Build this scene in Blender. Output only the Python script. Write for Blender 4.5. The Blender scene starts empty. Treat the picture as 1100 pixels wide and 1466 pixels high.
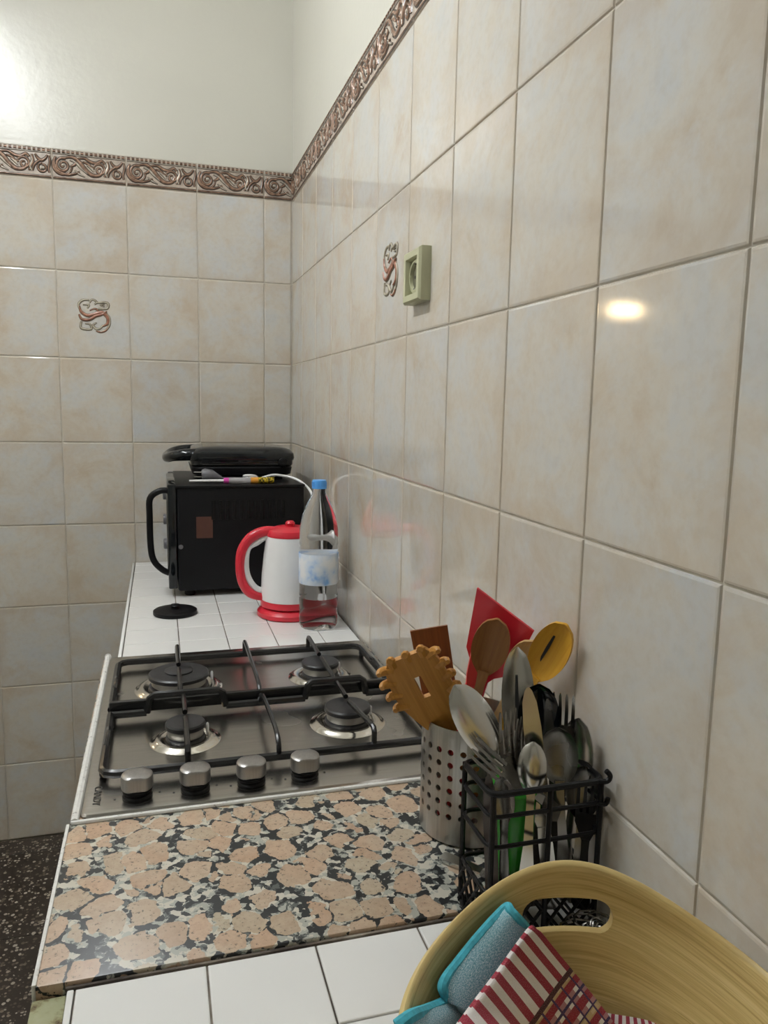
import bpy, bmesh, math, random
from mathutils import Vector, Matrix, noise
R = math.radians
SC = bpy.context.scene
COL = SC.collection
random.seed(7)

# ---------------------------------------------------------------- camera
F_PX = 1093.1
PIT, YAW, ROL = .14, .2873, .0199
CAM = Vector((-.4122, -2.4712, 1.3815))
_cp, _sp, _cw, _sw = math.cos(PIT), math.sin(PIT), math.cos(YAW), math.sin(YAW)
FW = Vector((_sw*_cp, _cw*_cp, -_sp)); _rt = Vector((_cw, -_sw, 0)); _up = _rt.cross(FW)
_c, _s = math.cos(ROL), math.sin(ROL)
RT = _c*_rt + _s*_up; UP = -_s*_rt + _c*_up
cd = bpy.data.cameras.new('camera'); cam = bpy.data.objects.new('camera', cd); COL.objects.link(cam)
cd.sensor_fit = 'VERTICAL'; cd.sensor_height = 36; cd.sensor_width = 27; cd.lens = F_PX*36/1466
cd.clip_start = .02
m = Matrix.Identity(4)
for i in range(3):
    m[i][0] = RT[i]; m[i][1] = UP[i]; m[i][2] = -FW[i]; m[i][3] = CAM[i]
cam.matrix_world = m
SC.camera = cam

# ---------------------------------------------------------------- world, exposure
w = bpy.data.worlds.new('world'); SC.world = w; w.use_nodes = True
w.node_tree.nodes['Background'].inputs[0].default_value = (.75, .8, .85, 1)
w.node_tree.nodes['Background'].inputs[1].default_value = .15
vs = SC.view_settings
vs.view_transform = 'Standard'; vs.look = 'None'; vs.gamma = 1; vs.use_curve_mapping = False
vs.exposure = 0.16
LAMP_STRENGTH = 105.0

def ray(u, v): return FW + (u-550)/F_PX*RT - (v-733)/F_PX*UP
def PZ(u, v, z): d = ray(u, v); return CAM + d*((z-CAM.z)/d.z)
def PY(u, v, y): d = ray(u, v); return CAM + d*((y-CAM.y)/d.y)
def PX(u, v, x): d = ray(u, v); return CAM + d*((x-CAM.x)/d.x)

# ---------------------------------------------------------------- material helpers
class NT:
    def __init__(s, name):
        s.m = bpy.data.materials.new(name); s.m.use_nodes = True
        s.t = s.m.node_tree; s.b = s.t.nodes['Principled BSDF']
    def n(s, typ, **kw):
        n = s.t.nodes.new(typ)
        for k, v in kw.items():
            if k.startswith('i_'):
                key = k[2:]; n.inputs[int(key) if key.isdigit() else key.replace('_', ' ')].default_value = v
            else: setattr(n, k, v)
        return n
    def l(s, a, b): s.t.links.new(a, b)
    def set(s, **kw):
        for k, v in kw.items():
            s.b.inputs[k.replace('_', ' ')].default_value = v
    def ramp(s, fac, stops, interp='LINEAR'):
        r = s.n('ShaderNodeValToRGB'); r.color_ramp.interpolation = interp
        e = r.color_ramp.elements
        while len(e) < len(stops): e.new(.5)
        for q, (p, c) in zip(e, stops): q.position = p; q.color = (*c, 1) if len(c) == 3 else c
        s.l(fac, r.inputs[0]); return r.outputs[0]
    def mix(s, fac, a, b, blend='MIX'):
        x = s.n('ShaderNodeMix', data_type='RGBA', blend_type=blend)
        for sock, val in ((x.inputs[0], fac), (x.inputs[6], a), (x.inputs[7], b)):
            if hasattr(val, 'links'): s.l(val, sock)
            elif isinstance(val, (int, float)): sock.default_value = val
            else: sock.default_value = (*val, 1)
        return x.outputs[2]
    def math(s, op, a, b=None, clamp=False):
        x = s.n('ShaderNodeMath', operation=op, use_clamp=clamp)
        for sock, val in ((x.inputs[0], a), (x.inputs[1], b)):
            if val is None: continue
            if hasattr(val, 'links'): s.l(val, sock)
            else: sock.default_value = val
        return x.outputs[0]
    def coord(s, kind='Object', scale=(1, 1, 1), rand=False, rot=(0, 0, 0)):
        c = s.n('ShaderNodeTexCoord'); mp = s.n('ShaderNodeMapping'); mp.inputs['Scale'].default_value = scale
        mp.inputs['Rotation'].default_value = rot
        s.l(c.outputs[kind], mp.inputs[0])
        if rand:
            oi = s.n('ShaderNodeObjectInfo')
            vm = s.n('ShaderNodeVectorMath', operation='SCALE'); vm.inputs[0].default_value = (37, 53, 71)
            s.l(oi.outputs['Random'], vm.inputs['Scale']); s.l(vm.outputs[0], mp.inputs['Location'])
        return mp.outputs[0]
    def noise(s, vec, scale, detail=4, rough=.5, dist=0):
        x = s.n('ShaderNodeTexNoise'); x.inputs['Scale'].default_value = scale; x.inputs['Detail'].default_value = detail
        x.inputs['Roughness'].default_value = rough; x.inputs['Distortion'].default_value = dist
        s.l(vec, x.inputs['Vector']); return x.outputs[0]
    def bump(s, h, strength=.2, dist=.001):
        b = s.n('ShaderNodeBump'); b.inputs['Strength'].default_value = strength; b.inputs['Distance'].default_value = dist
        s.l(h, b.inputs['Height']); s.l(b.outputs[0], s.b.inputs['Normal'])

M = {}
def plain(name, col, rough=.5, metal=0, var=.08, vscale=30, bump=0, **kw):
    k = NT(name); v = k.coord('Object')
    f = k.noise(v, vscale, 3)
    a = tuple(max(0, c*(1-var)) for c in col); b = tuple(min(1, c*(1+var)) for c in col)
    k.l(k.ramp(f, [(.3, a), (.7, b)]), k.b.inputs['Base Color'])
    k.set(Roughness=rough, Metallic=metal, **kw)
    if bump: k.bump(f, bump, .002)
    M[name] = k.m; return k

def wall_tile_material(name, warm):
    k = NT(name); v = k.coord('Object', rand=True)
    n1 = k.noise(v, 8, 6, .65, .5); n2 = k.noise(v, 15, 6, .7, .3); n3 = k.noise(v, 80, 3, .6)
    oi = k.n('ShaderNodeObjectInfo')
    c1 = k.ramp(n1, [(.32, (.58, .585, .58)), (.44, (.625, .60, .55)), (.56, (.61, .56, .485)), (.70, (.55, .465, .365))])
    c2 = k.mix(k.ramp(n2, [(.45, (0, 0, 0)), (.66, (.8,)*3)]), c1, (.59, .595, .595))
    # a browner, cloudy print towards the tile's edges
    sx = k.n('ShaderNodeSeparateXYZ'); tcx = k.n('ShaderNodeTexCoord'); k.l(tcx.outputs['Object'], sx.inputs[0])
    ed = k.math('MAXIMUM', k.math('MULTIPLY', k.math('ABSOLUTE', sx.outputs[0]), 10.0), k.math('MULTIPLY', k.math('ABSOLUTE', sx.outputs[1]), 8.0))
    ed = k.math('ADD', ed, k.math('MULTIPLY', k.math('SUBTRACT', n1, .5), 1.7))
    c2 = k.mix(k.ramp(ed, [(.66, (0, 0, 0)), (1.05, (.5,)*3)]), c2, (.56, .48, .385))
    c3 = k.mix(k.ramp(n3, [(.45, (0, 0, 0)), (.75, (.2,)*3)]), c2, (.44, .36, .26))
    tint = k.ramp(oi.outputs['Random'], [(0, (.93, .94, .95)), (.5, (1, .99, .97)), (1, (.97, .955, .92))])
    c4 = k.mix(1.0, c3, tint, 'MULTIPLY')
    k.l(c4, k.b.inputs['Base Color'])
    k.set(Roughness=.075, IOR=1.52)
    wv = k.noise(v, 9, 2, .4)
    k.bump(wv, .10, .0012)
    M[name] = k.m
wall_tile_material('wall_tile', 1)
plain('grout', (.56, .52, .45), .85, var=.15)
k = plain('paint', (.60, .585, .515), .29, var=.02, vscale=3)
v = k.coord('Object'); k.bump(k.noise(v, 60, 3), .35, .0012); k.set(Specular_IOR_Level=.85)
plain('ceiling_paint', (.8, .8, .76), .7, var=.02)
# ornate border
plain('border_base', (.44, .37, .305), .28, var=.2, vscale=60)
plain('border_outline', (.055, .042, .034), .3, var=.3, vscale=90)
plain('border_rust', (.27, .165, .115), .2, metal=.1, var=.45, vscale=70)
plain('border_silver', (.52, .47, .40), .18, metal=.2, var=.25, vscale=80)
plain('emblem_rust', (.34, .155, .105), .25, var=.3, vscale=90)
plain('emblem_grey', (.44, .40, .31), .25, var=.25, vscale=90)
plain('emblem_dark', (.17, .135, .095), .3, var=.3, vscale=90)
plain('socket_cream', (.50, .50, .33), .4, var=.04)
plain('socket_insert', (.13, .125, .08), .45, var=.05)
plain('black_hole', (.012, .012, .012), .6)

def granite():
    k = NT('granite'); v0 = k.coord('Object')
    nz = k.n('ShaderNodeTexNoise'); nz.inputs['Scale'].default_value = 40; nz.inputs['Detail'].default_value = 3
    k.l(v0, nz.inputs['Vector'])
    vm = k.n('ShaderNodeVectorMath', operation='MULTIPLY_ADD'); vm.inputs[1].default_value = (.02, .02, .02)
    k.l(nz.outputs['Color'], vm.inputs[0]); k.l(v0, vm.inputs[2])
    mp = k.n('ShaderNodeMapping'); mp.inputs['Scale'].default_value = (1.0, .92, 1); k.l(vm.outputs[0], mp.inputs[0])
    vo = k.n('ShaderNodeTexVoronoi', feature='DISTANCE_TO_EDGE'); vo.inputs['Scale'].default_value = 31; k.l(mp.outputs[0], vo.inputs['Vector'])
    vc = k.n('ShaderNodeTexVoronoi', feature='F1'); vc.inputs['Scale'].default_value = 31; k.l(mp.outputs[0], vc.inputs['Vector'])
    fine = k.noise(v0, 150, 5, .7); mid = k.noise(v0, 55, 4, .65, .5); big = k.noise(v0, 22, 3, .6)
    sep = k.n('ShaderNodeSeparateColor'); k.l(vc.outputs['Color'], sep.inputs[0])
    pink = k.ramp(sep.outputs[0], [(0, (.47, .31, .205)), (.4, (.54, .38, .265)), (.75, (.45, .325, .225)), (1, (.47, .41, .30))])
    pink = k.mix(k.ramp(big, [(.4, (0, 0, 0)), (.65, (.5,)*3)]), pink, (.50, .42, .32))
    pink = k.mix(k.ramp(fine, [(.42, (0, 0, 0)), (.72, (.6,)*3)]), pink, (.34, .235, .155))
    vm2 = k.n('ShaderNodeVectorMath', operation='MULTIPLY_ADD'); vm2.inputs[1].default_value = (.008, .008, .008)
    nz2 = k.n('ShaderNodeTexNoise'); nz2.inputs['Scale'].default_value = 130; k.l(v0, nz2.inputs['Vector']); k.l(nz2.outputs['Color'], vm2.inputs[0]); k.l(v0, vm2.inputs[2])
    fl = k.n('ShaderNodeTexVoronoi', feature='F1'); fl.inputs['Scale'].default_value = 135; k.l(vm2.outputs[0], fl.inputs['Vector'])
    sf = k.n('ShaderNodeSeparateColor'); k.l(fl.outputs['Color'], sf.inputs[0])
    key = k.math('ADD', k.math('MULTIPLY', sf.outputs[0], .55), k.math('MULTIPLY', mid, .9))
    mat = k.ramp(key, [(.0, (.016, .018, .020)), (.69, (.10, .11, .105)), (.75, (.38, .385, .34)), (.87, (.56, .53, .45))], 'CONSTANT')
    edge = k.math('ADD', vo.outputs['Distance'], k.math('ADD', k.math('MULTIPLY', k.math('SUBTRACT', mid, .5), .34), k.math('MULTIPLY', k.math('SUBTRACT', fine, .5), .16)))
    edge = k.math('SUBTRACT', edge, k.math('MULTIPLY', k.math('MAXIMUM', k.math('SUBTRACT', vc.outputs['Distance'], .42), 0.0), .6))
    pink = k.mix(k.ramp(k.noise(v0, 240, 4, .7), [(.60, (0, 0, 0)), (.64, (.8,)*3)]), pink, (.05, .045, .04))
    cellsel = k.math('GREATER_THAN', sep.outputs[1], .12)
    mask = k.math('MULTIPLY', k.ramp(edge, [(.008, (0, 0, 0)), (.020, (1, 1, 1))]), cellsel)
    c = k.mix(mask, mat, pink)
    k.l(c, k.b.inputs['Base Color']); k.set(Roughness=.32)
    k.bump(fine, .05, .001)
    M['granite'] = k.m
granite()
def terrazzo():
    k = NT('terrazzo'); v = k.coord('Object', rand=True)
    vo = k.n('ShaderNodeTexVoronoi', feature='F1'); vo.inputs['Scale'].default_value = 110; k.l(v, vo.inputs['Vector'])
    sep = k.n('ShaderNodeSeparateColor'); k.l(vo.outputs['Color'], sep.inputs[0])
    thr = k.math('MULTIPLY', sep.outputs[0], .62)
    chip = k.math('LESS_THAN', vo.outputs['Distance'], thr)
    c = k.ramp(sep.outputs[1], [(0, (.05, .035, .025)), (.45, (.13, .10, .075)), (.68, (.32, .27, .21)), (1, (.48, .44, .37))])
    c = k.mix(chip, (.030, .021, .016), c)
    k.l(c, k.b.inputs['Base Color']); k.set(Roughness=.35); M['terrazzo'] = k.m
terrazzo()
plain('floor_grout', (.42, .38, .32), .8)
k = plain('white_tile', (.80, .80, .79), .12, var=.015, vscale=8)
k = NT('tile_joint'); v = k.coord('Object')
k.l(k.ramp(k.noise(v, 14, 4, .6), [(.38, (.05, .038, .03)), (.55, (.17, .14, .11)), (.7, (.42, .39, .33))]), k.b.inputs['Base Color']); k.set(Roughness=.8); M['tile_joint'] = k.m
k = NT('olive_edge'); v = k.coord('Object')
k.l(k.ramp(k.noise(v, 40, 5, .7), [(.35, (.07, .03, .012)), (.44, (.22, .20, .10)), (.52, (.33, .335, .20)), (.8, (.38, .38, .25))]), k.b.inputs['Base Color']); k.set(Roughness=.6); M['olive_edge'] = k.m
k = NT('sealant'); v = k.coord('Object')
k.l(k.ramp(k.noise(v, 120, 5, .75), [(.30, (.10, .08, .06)), (.40, (.72, .71, .68)), (.8, (.85, .85, .83))]), k.b.inputs['Base Color']); k.set(Roughness=.5); k.bump(k.noise(v, 90, 3), .5, .002); M['sealant'] = k.m
def steel(name, col, rough, stretch=(2, 120, 120), var=.12):
    k = NT(name); v = k.coord('Object', scale=stretch)
    n = k.noise(v, 6, 4, .6)
    a = tuple(c*(1-var) for c in col); b = tuple(min(1, c*(1+var)) for c in col)
    k.l(k.ramp(n, [(.3, a), (.7, b)]), k.b.inputs['Base Color'])
    k.l(k.math('ADD', k.math('MULTIPLY', n, .12), rough-.06), k.b.inputs['Roughness'])
    k.set(Metallic=1.0); M[name] = k.m; return k
k = steel('hob_steel', (.47, .455, .43), .24, (3, 90, 90))
v = k.coord('Object'); sm = k.noise(v, 7, 2, .45)
rg = k.ramp(sm, [(.35, (.21,)*3), (.7, (.29,)*3)]); k.l(rg, k.b.inputs['Roughness'])
steel('burner_chrome', (.66, .63, .58), .14, (1, 1, 1))
steel('knob_steel', (.40, .39, .38), .38, (60, 60, 2))
steel('cup_steel', (.42, .41, .39), .3, (60, 60, 1.5))
steel('cutlery_steel', (.58, .57, .55), .2, (1, 1, 1), .05)
steel('dull_steel', (.27, .26, .245), .27, (1, 1, 1), .1)
plain('hob_enamel', (.012, .012, .013), .22, var=.1)
plain('burner_black', (.018, .018, .02), .38, var=.3, vscale=80, bump=.1)
plain('burner_crown', (.30, .29, .27), .45, metal=.8, var=.2)
plain('black_plastic', (.006, .006, .0065), .35, Specular_IOR_Level=.2)
plain('black_satin', (.007, .007, .008), .42, Specular_IOR_Level=.18)
plain('black_gloss', (.006, .008, .010), .08)
plain('dark_glass', (.01, .01, .011), .05)
plain('grey_plastic', (.13, .13, .14), .4)
plain('white_plastic', (.80, .80, .80), .28, var=.01)
plain('red_plastic', (.62, .025, .045), .28, var=.04)
plain('pink_red', (.72, .07, .07), .35, var=.04)
plain('dark_handle', (.05, .036, .03), .4)
plain('lettering', (.03, .03, .03), .5)
plain('label_rust', (.075, .026, .016), .5)
plain('magenta', (.62, .05, .36), .3)
plain('orange_amber', (.75, .33, .04), .25)
k = NT('amber_pattern'); v = k.coord('Object')
k.l(k.ramp(k.noise(v, 220, 2), [(.45, (.62, .45, .02)), (.55, (.08, .06, .01))]), k.b.inputs['Base Color']); k.set(Roughness=.25); M['amber_pattern'] = k.m
k = plain('green_plastic', (.03, .30, .025), .25, var=.1)
k.set(Transmission_Weight=.15)
def glassy(name, col, rough, ior, trans=1.0, alpha=1.0):
    k = NT(name); v = k.coord('Object')
    n = k.noise(v, 40, 2); a = tuple(c*.97 for c in col)
    k.l(k.ramp(n, [(.3, a), (.7, col)]), k.b.inputs['Base Color'])
    k.set(Roughness=rough, IOR=ior, Transmission_Weight=trans); M[name] = k.m
glassy('pet_clear', (.96, .975, .985), .07, 1.24)
glassy('clear_handle', (.9, .88, .9), .1, 1.4, .6)
plain('bottle_blue', (.10, .38, .85), .3, var=.03)
k = NT('bottle_label'); v = k.coord('Object')
k.l(k.ramp(k.noise(v, 22, 3), [(.38, (.20, .42, .78)), (.48, (.62, .72, .86)), (.62, (.80, .82, .86))]), k.b.inputs['Base Color']); k.set(Roughness=.35); M['bottle_label'] = k.m
def wood(name, c1, c2, scale=(60, 3, 60), rough=.45):
    k = NT(name); v = k.coord('Object', scale=scale)
    n = k.noise(v, 3, 5, .6, .8)
    k.l(k.ramp(n, [(.3, c1), (.7, c2)]), k.b.inputs['Base Color']); k.set(Roughness=rough); k.bump(n, .15, .001); M[name] = k.m
wood('wood_orange', (.40, .17, .022), (.56, .27, .05))
wood('wood_dark', (.15, .045, .012), (.24, .08, .02))
wood('wood_brown', (.22, .085, .02), (.33, .14, .035))
wood('wood_yellow', (.62, .30, .02), (.72, .40, .04))
wood('wood_pale', (.5, .3, .12), (.62, .4, .18))
def bamboo():
    k = NT('bamboo'); v = k.coord('UV', scale=(4.5, 30, 1)); v2 = k.coord('UV', scale=(9, 80, 1)); v3 = k.coord('UV', scale=(16, 26, 1))
    n1 = k.noise(v, 1, 4, .6, .4); n2 = k.noise(v2, 1, 4, .6, .3); n3 = k.noise(v3, 1, 3, .5)
    c = k.ramp(n1, [(.28, (.42, .285, .10)), (.42, (.60, .45, .185)), (.58, (.69, .54, .24)), (.74, (.76, .61, .30))])
    c = k.mix(k.ramp(n2, [(.38, (.55,)*3), (.50, (0, 0, 0))]), c, (.42, .28, .095))
    c = k.mix(k.ramp(n3, [(.68, (0, 0, 0)), (.76, (.5,)*3)]), c, (.70, .56, .29))
    k.l(c, k.b.inputs['Base Color']); k.set(Roughness=.4); k.bump(n2, .25, .001); M['bamboo'] = k.m
bamboo()
plain('bamboo_rim', (.58, .44, .19), .4, var=.12, vscale=25)
def teal():
    k = NT('teal_terry'); v = k.coord('UV', scale=(1, 1, 1)); n = k.noise(v, 60, 3, .8); n2 = k.noise(v, 260, 2, .6)
    k.l(k.ramp(n, [(.36, (.08, .27, .36)), (.46, (.20, .45, .54)), (.54, (.40, .62, .69)), (.64, (.80, .90, .92))]), k.b.inputs['Base Color'])
    k.set(Roughness=.95); k.bump(k.math('ADD', n, n2), .35, .0012); M['teal_terry'] = k.m
teal()
k = plain('teal_hem', (.06, .40, .50), .8, var=.2, vscale=200, bump=.5)
def check():
    k = NT('check_cloth'); tc = k.n('ShaderNodeTexCoord'); sp = k.n('ShaderNodeSeparateXYZ'); k.l(tc.outputs['UV'], sp.inputs[0])
    u, v = sp.outputs[0], sp.outputs[1]
    def band(x, freq, ph, duty):
        return k.math('LESS_THAN', k.math('FRACT', k.math('ADD', k.math('MULTIPLY', x, freq), ph)), duty)
    white, red = (.86, .82, .80), (.33, .018, .045)
    su = band(u, 9.5, .1, .5)
    base = k.mix(su, white, red)
    # plaid half
    pl = k.mix(band(v, 7, .0, .45), white, (.30, .02, .04))
    pl = k.mix(k.math('MULTIPLY', su, .75), pl, red)
    pl = k.mix(band(v, 7, .32, .14), pl, (.035, .02, .10))
    pl = k.mix(k.math('MULTIPLY', band(v, 3.5, .62, .16), .8), pl, (.62, .47, .22))
    pl = k.mix(band(u, 9.5, .60, .13), pl, (.055, .02, .10))
    z = k.math('GREATER_THAN', v, .39)
    c = k.mix(z, base, pl)
    edge = k.math('LESS_THAN', k.math('ABSOLUTE', k.math('SUBTRACT', v, .40)), .018)
    c = k.mix(edge, c, (.06, .012, .02))
    nz = k.noise(tc.outputs['UV'], 160, 2)
    c = k.mix(k.ramp(nz, [(.45, (0, 0, 0)), (.7, (.2,)*3)]), c, (.66, .56, .54))
    k.l(c, k.b.inputs['Base Color']); k.set(Roughness=.95); k.bump(nz, .6, .002); M['check_cloth'] = k.m
check()
k = NT('lamp_tube'); k.set(Emission_Strength=LAMP_STRENGTH); k.b.inputs['Emission Color'].default_value = (.95, .98, 1, 1); M['lamp_tube'] = k.m

k = NT('warm_glow'); k.set(Emission_Strength=32); k.b.inputs['Emission Color'].default_value = (1, .72, .38, 1); M['warm_glow'] = k.m

# ---------------------------------------------------------------- mesh helpers
class MB:
    def __init__(s): s.v = []; s.f = []; s.uv = {}
    def add(s, vs, fs):
        o = len(s.v); s.v += [Vector(p) for p in vs]; s.f += [[i+o for i in f] for f in fs]; return o
    def box(s, a, b, bev=0, seg=2):
        bm = bmesh.new(); bmesh.ops.create_cube(bm, size=1)
        for q in bm.verts: q.co = Vector([(a[i]+b[i])/2 + q.co[i]*(b[i]-a[i]) for i in range(3)])
        if bev: bmesh.ops.bevel(bm, geom=bm.edges[:], offset=bev, segments=seg, profile=.5, affect='EDGES', clamp_overlap=True)
        bm.verts.index_update(); s.add([q.co.copy() for q in bm.verts], [[q.index for q in f.verts] for f in bm.faces]); bm.free(); return s
    def lathe(s, prof, c=(0, 0, 0), seg=32, sx=1, sy=1):
        c = Vector(c); vs = []; fs = []; n = len(prof)
        for r_, z in prof:
            for j in range(seg):
                a = 2*math.pi*j/seg; vs.append(c + Vector((r_*math.cos(a)*sx, r_*math.sin(a)*sy, z)))
        for i in range(n-1):
            for j in range(seg):
                k = (j+1) % seg; fs.append([i*seg+j, i*seg+k, (i+1)*seg+k, (i+1)*seg+j])
        if prof[0][0] > 1e-6: fs.append(list(range(seg))[::-1])
        if prof[-1][0] > 1e-6: fs.append([(n-1)*seg+j for j in range(seg)])
        s.add(vs, fs); return s
    def tube(s, pts, r, seg=8, closed=False, smooth=0, flat=1.0):
        pts = [Vector(p) for p in pts]
        if smooth: pts = catmull(pts, smooth, closed)
        n = len(pts); vs = []; fs = []; prev = None
        rr = r if isinstance(r, (list, tuple)) else None
        for i, p in enumerate(pts):
            if closed: t = pts[(i+1) % n] - pts[i-1]
            else: t = pts[min(i+1, n-1)] - pts[max(i-1, 0)]
            t.normalize()
            if prev is None:
                a = Vector((0, 0, 1)) if abs(t.z) < .9 else Vector((1, 0, 0))
                x = t.cross(a).normalized()
            else: x = (prev - t*prev.dot(t)).normalized()
            prev = x; y = t.cross(x)
            if rr: q = i/(n-1)*(len(rr)-1); lo = int(min(q, len(rr)-2)); rad = rr[lo]*(1-(q-lo)) + rr[lo+1]*(q-lo)
            else: rad = r
            for j in range(seg):
                an = 2*math.pi*j/seg; vs.append(p + x*math.cos(an)*rad + y*math.sin(an)*rad*flat)
        m_ = n if closed else n-1
        for i in range(m_):
            for j in range(seg):
                k = (j+1) % seg; i2 = (i+1) % n
                fs.append([i*seg+j, i*seg+k, i2*seg+k, i2*seg+j])
        if not closed: fs.append(list(range(seg))[::-1]); fs.append([(n-1)*seg+j for j in range(seg)])
        s.add(vs, fs); return s
    def prism(s, poly, z0, z1):            # poly in xy, ccw
        n = len(poly)
        s.add([(x, y, z0) for x, y in poly] + [(x, y, z1) for x, y in poly],
              [list(range(n))[::-1], list(range(n, 2*n))] + [[i, (i+1) % n, n+(i+1) % n, n+i] for i in range(n)]); return s
    def strip(s, st, th, m=6):
        # st: (y, half width, z offset, dish depth) along local y; closed shell of thickness th
        top = []; bot = []; vs = []
        for (y, hw, zo, di) in st:
            for j in range(m+1):
                q = -1 + 2*j/m
                vs.append((q*hw, y, zo - di*(1-q*q) + th/2))
        nt = len(vs)
        for (y, hw, zo, di) in st:
            for j in range(m+1):
                q = -1 + 2*j/m
                vs.append((q*hw, y, zo - di*(1-q*q) - th/2))
        fs = []; n = len(st); w_ = m+1
        for i in range(n-1):
            for j in range(m):
                a = i*w_+j; fs.append([a, a+1, a+w_+1, a+w_]); b = nt+a; fs.append([b, b+w_, b+w_+1, b+1])
            a = i*w_; fs.append([a, a+w_, nt+a+w_, nt+a]); a = i*w_+m; fs.append([a, nt+a, nt+a+w_, a+w_])
        for j in range(m):
            fs.append([j, nt+j, nt+j+1, j+1]); a = (n-1)*w_+j; fs.append([a, a+1, nt+a+1, nt+a])
        s.add(vs, fs); return s
    def ribbon(s, pts, ws, h, smooth=6, z0=0):
        # raised rounded ribbon on the plane z0: pts 2d, ws widths along it
        pts = catmull([Vector((p[0], p[1], 0)) for p in pts], smooth) if smooth else [Vector((p[0], p[1], 0)) for p in pts]
        n = len(pts); vs = []; fs = []
        for i, p in enumerate(pts):
            t = (pts[min(i+1, n-1)] - pts[max(i-1, 0)]).normalized(); x = Vector((t.y, -t.x, 0))
            q = i/(n-1)*(len(ws)-1); lo = int(min(q, len(ws)-2)); wd = ws[lo]*(1-(q-lo)) + ws[lo+1]*(q-lo)
            for a, b in ((-1, 0), (-.6, .8), (0, 1), (.6, .8), (1, 0)):
                vs.append(p + x*a*wd/2 + Vector((0, 0, z0 + b*h)))
        for i in range(n-1):
            for j in range(4): a = i*5+j; fs.append([a, a+1, a+6, a+5])
        fs.append([0, 1, 2, 3, 4][::-1]); fs.append([(n-1)*5+j for j in range(5)])
        s.add(vs, fs); return s
    def xf(s, mtx): s.v = [mtx @ p for p in s.v]; return s
    def mesh(s, name, mat, smooth=True, ang=35):
        me = bpy.data.meshes.new(name); me.from_pydata([tuple(p) for p in s.v], [], s.f); me.validate()
        bm = bmesh.new(); bm.from_mesh(me); bmesh.ops.recalc_face_normals(bm, faces=bm.faces[:]); bm.to_mesh(me); bm.free()
        me.materials.append(M[mat])
        if smooth:
            me.polygons.foreach_set('use_smooth', [True]*len(me.polygons)); me.set_sharp_from_angle(angle=R(ang))
        return me
    def build(s, name, mat, parent=None, world=True, smooth=True, ang=35):
        # world=True: the vertices are world coordinates and are moved into the parent's frame
        if parent is not None and world:
            inv = parent.matrix_basis.inverted()
            if parent.parent: inv = inv @ parent.parent.matrix_basis.inverted()
            s.v = [inv @ p for p in s.v]
        return link(name, s.mesh(name, mat, smooth, ang), parent)

def catmull(pts, k, closed=False):
    out = []; n = len(pts)
    for i in range(n if closed else n-1):
        if closed: p0, p1, p2, p3 = pts[i-1], pts[i], pts[(i+1) % n], pts[(i+2) % n]
        else: p0, p1, p2, p3 = pts[max(i-1, 0)], pts[i], pts[i+1], pts[min(i+2, n-1)]
        for j in range(k):
            t = j/k
            out.append(.5*((2*p1) + (p2-p0)*t + (2*p0-5*p1+4*p2-p3)*t*t + (3*p1-p0-3*p2+p3)*t**3))
    if not closed: out.append(pts[-1].copy())
    return out
def link(name, me, parent=None, mtx=None):
    o = bpy.data.objects.new(name, me); COL.objects.link(o)
    if parent is not None: o.parent = parent
    if mtx is not None: o.matrix_basis = mtx
    return o
def tag(o, label=None, cat=None, group=None, kind=None):
    if label: o['label'] = label
    if cat: o['category'] = cat
    if group: o['group'] = group
    if kind: o['kind'] = kind
    return o
def thing(name, loc, label, cat, group=None, mtx=None):
    o = bpy.data.objects.new(name, None); COL.objects.link(o); o.empty_display_size = .05
    o.matrix_basis = mtx if mtx is not None else Matrix.Translation(Vector(loc))
    return tag(o, label, cat, group)
def frame(o, x, y, z):
    m_ = Matrix.Identity(4)
    for i in range(3): m_[i][0] = x[i]; m_[i][1] = y[i]; m_[i][2] = z[i]; m_[i][3] = o[i]
    return m_
def axis_frame(base, tip, face):
    y = (Vector(tip)-Vector(base)).normalized(); f_ = Vector(face); z = (f_ - y*f_.dot(y)).normalized(); x = y.cross(z)
    return frame(Vector(base), x, y, z)

# ================================================================ SETTING
TW, TH, GAP, TT = .2012, .25, .0018, .006
XL, YN, ZC = -2.05, -3.7, 2.72      # left wall, wall behind the camera, ceiling
BT = 2.085                          # top of the border
BACKM = lambda x, z, w_=0: frame((x, -w_, z), (1, 0, 0), (0, 0, 1), (0, -1, 0))
RIGHTM = lambda y, z, w_=0: frame((-w_, y, z), (0, -1, 0), (0, 0, 1), (-1, 0, 0))

def slab(name, lo_a, lo_b, up_a, up_b):
    a = MB().box(lo_a, lo_b).mesh(name, 'grout', False); o = link(name, a)
    b = MB().box(up_a, up_b).build('plaster', 'paint', o, smooth=False)
    return tag(o, kind='structure')
wall_back = slab('wall_back', (XL, .0024, 0), (.12, .12, BT), (XL, .0015, BT), (.12, .12, ZC))
wall_right = slab('wall_right', (.0024, YN, 0), (.12, .0024, BT), (.0015, YN, BT), (.12, .0035, ZC))
tag(link('wall_left', MB().box((XL-.1, YN, 0), (XL, .12, ZC)).mesh('wall_left', 'paint', False)), kind='structure')
tag(link('wall_front', MB().box((XL-.1, YN-.1, 0), (.12, YN, ZC)).mesh('wall_front', 'paint', False)), kind='structure')
tag(link('ceiling', MB().box((XL-.1, YN-.1, ZC), (.12, .12, ZC+.1)).mesh('ceiling', 'ceiling_paint', False)), kind='structure')
floor = tag(link('floor', MB().box((XL-.1, YN-.1, -.1), (.12, .12, -.004)).mesh('floor', 'floor_grout', False)), kind='structure')

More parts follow.
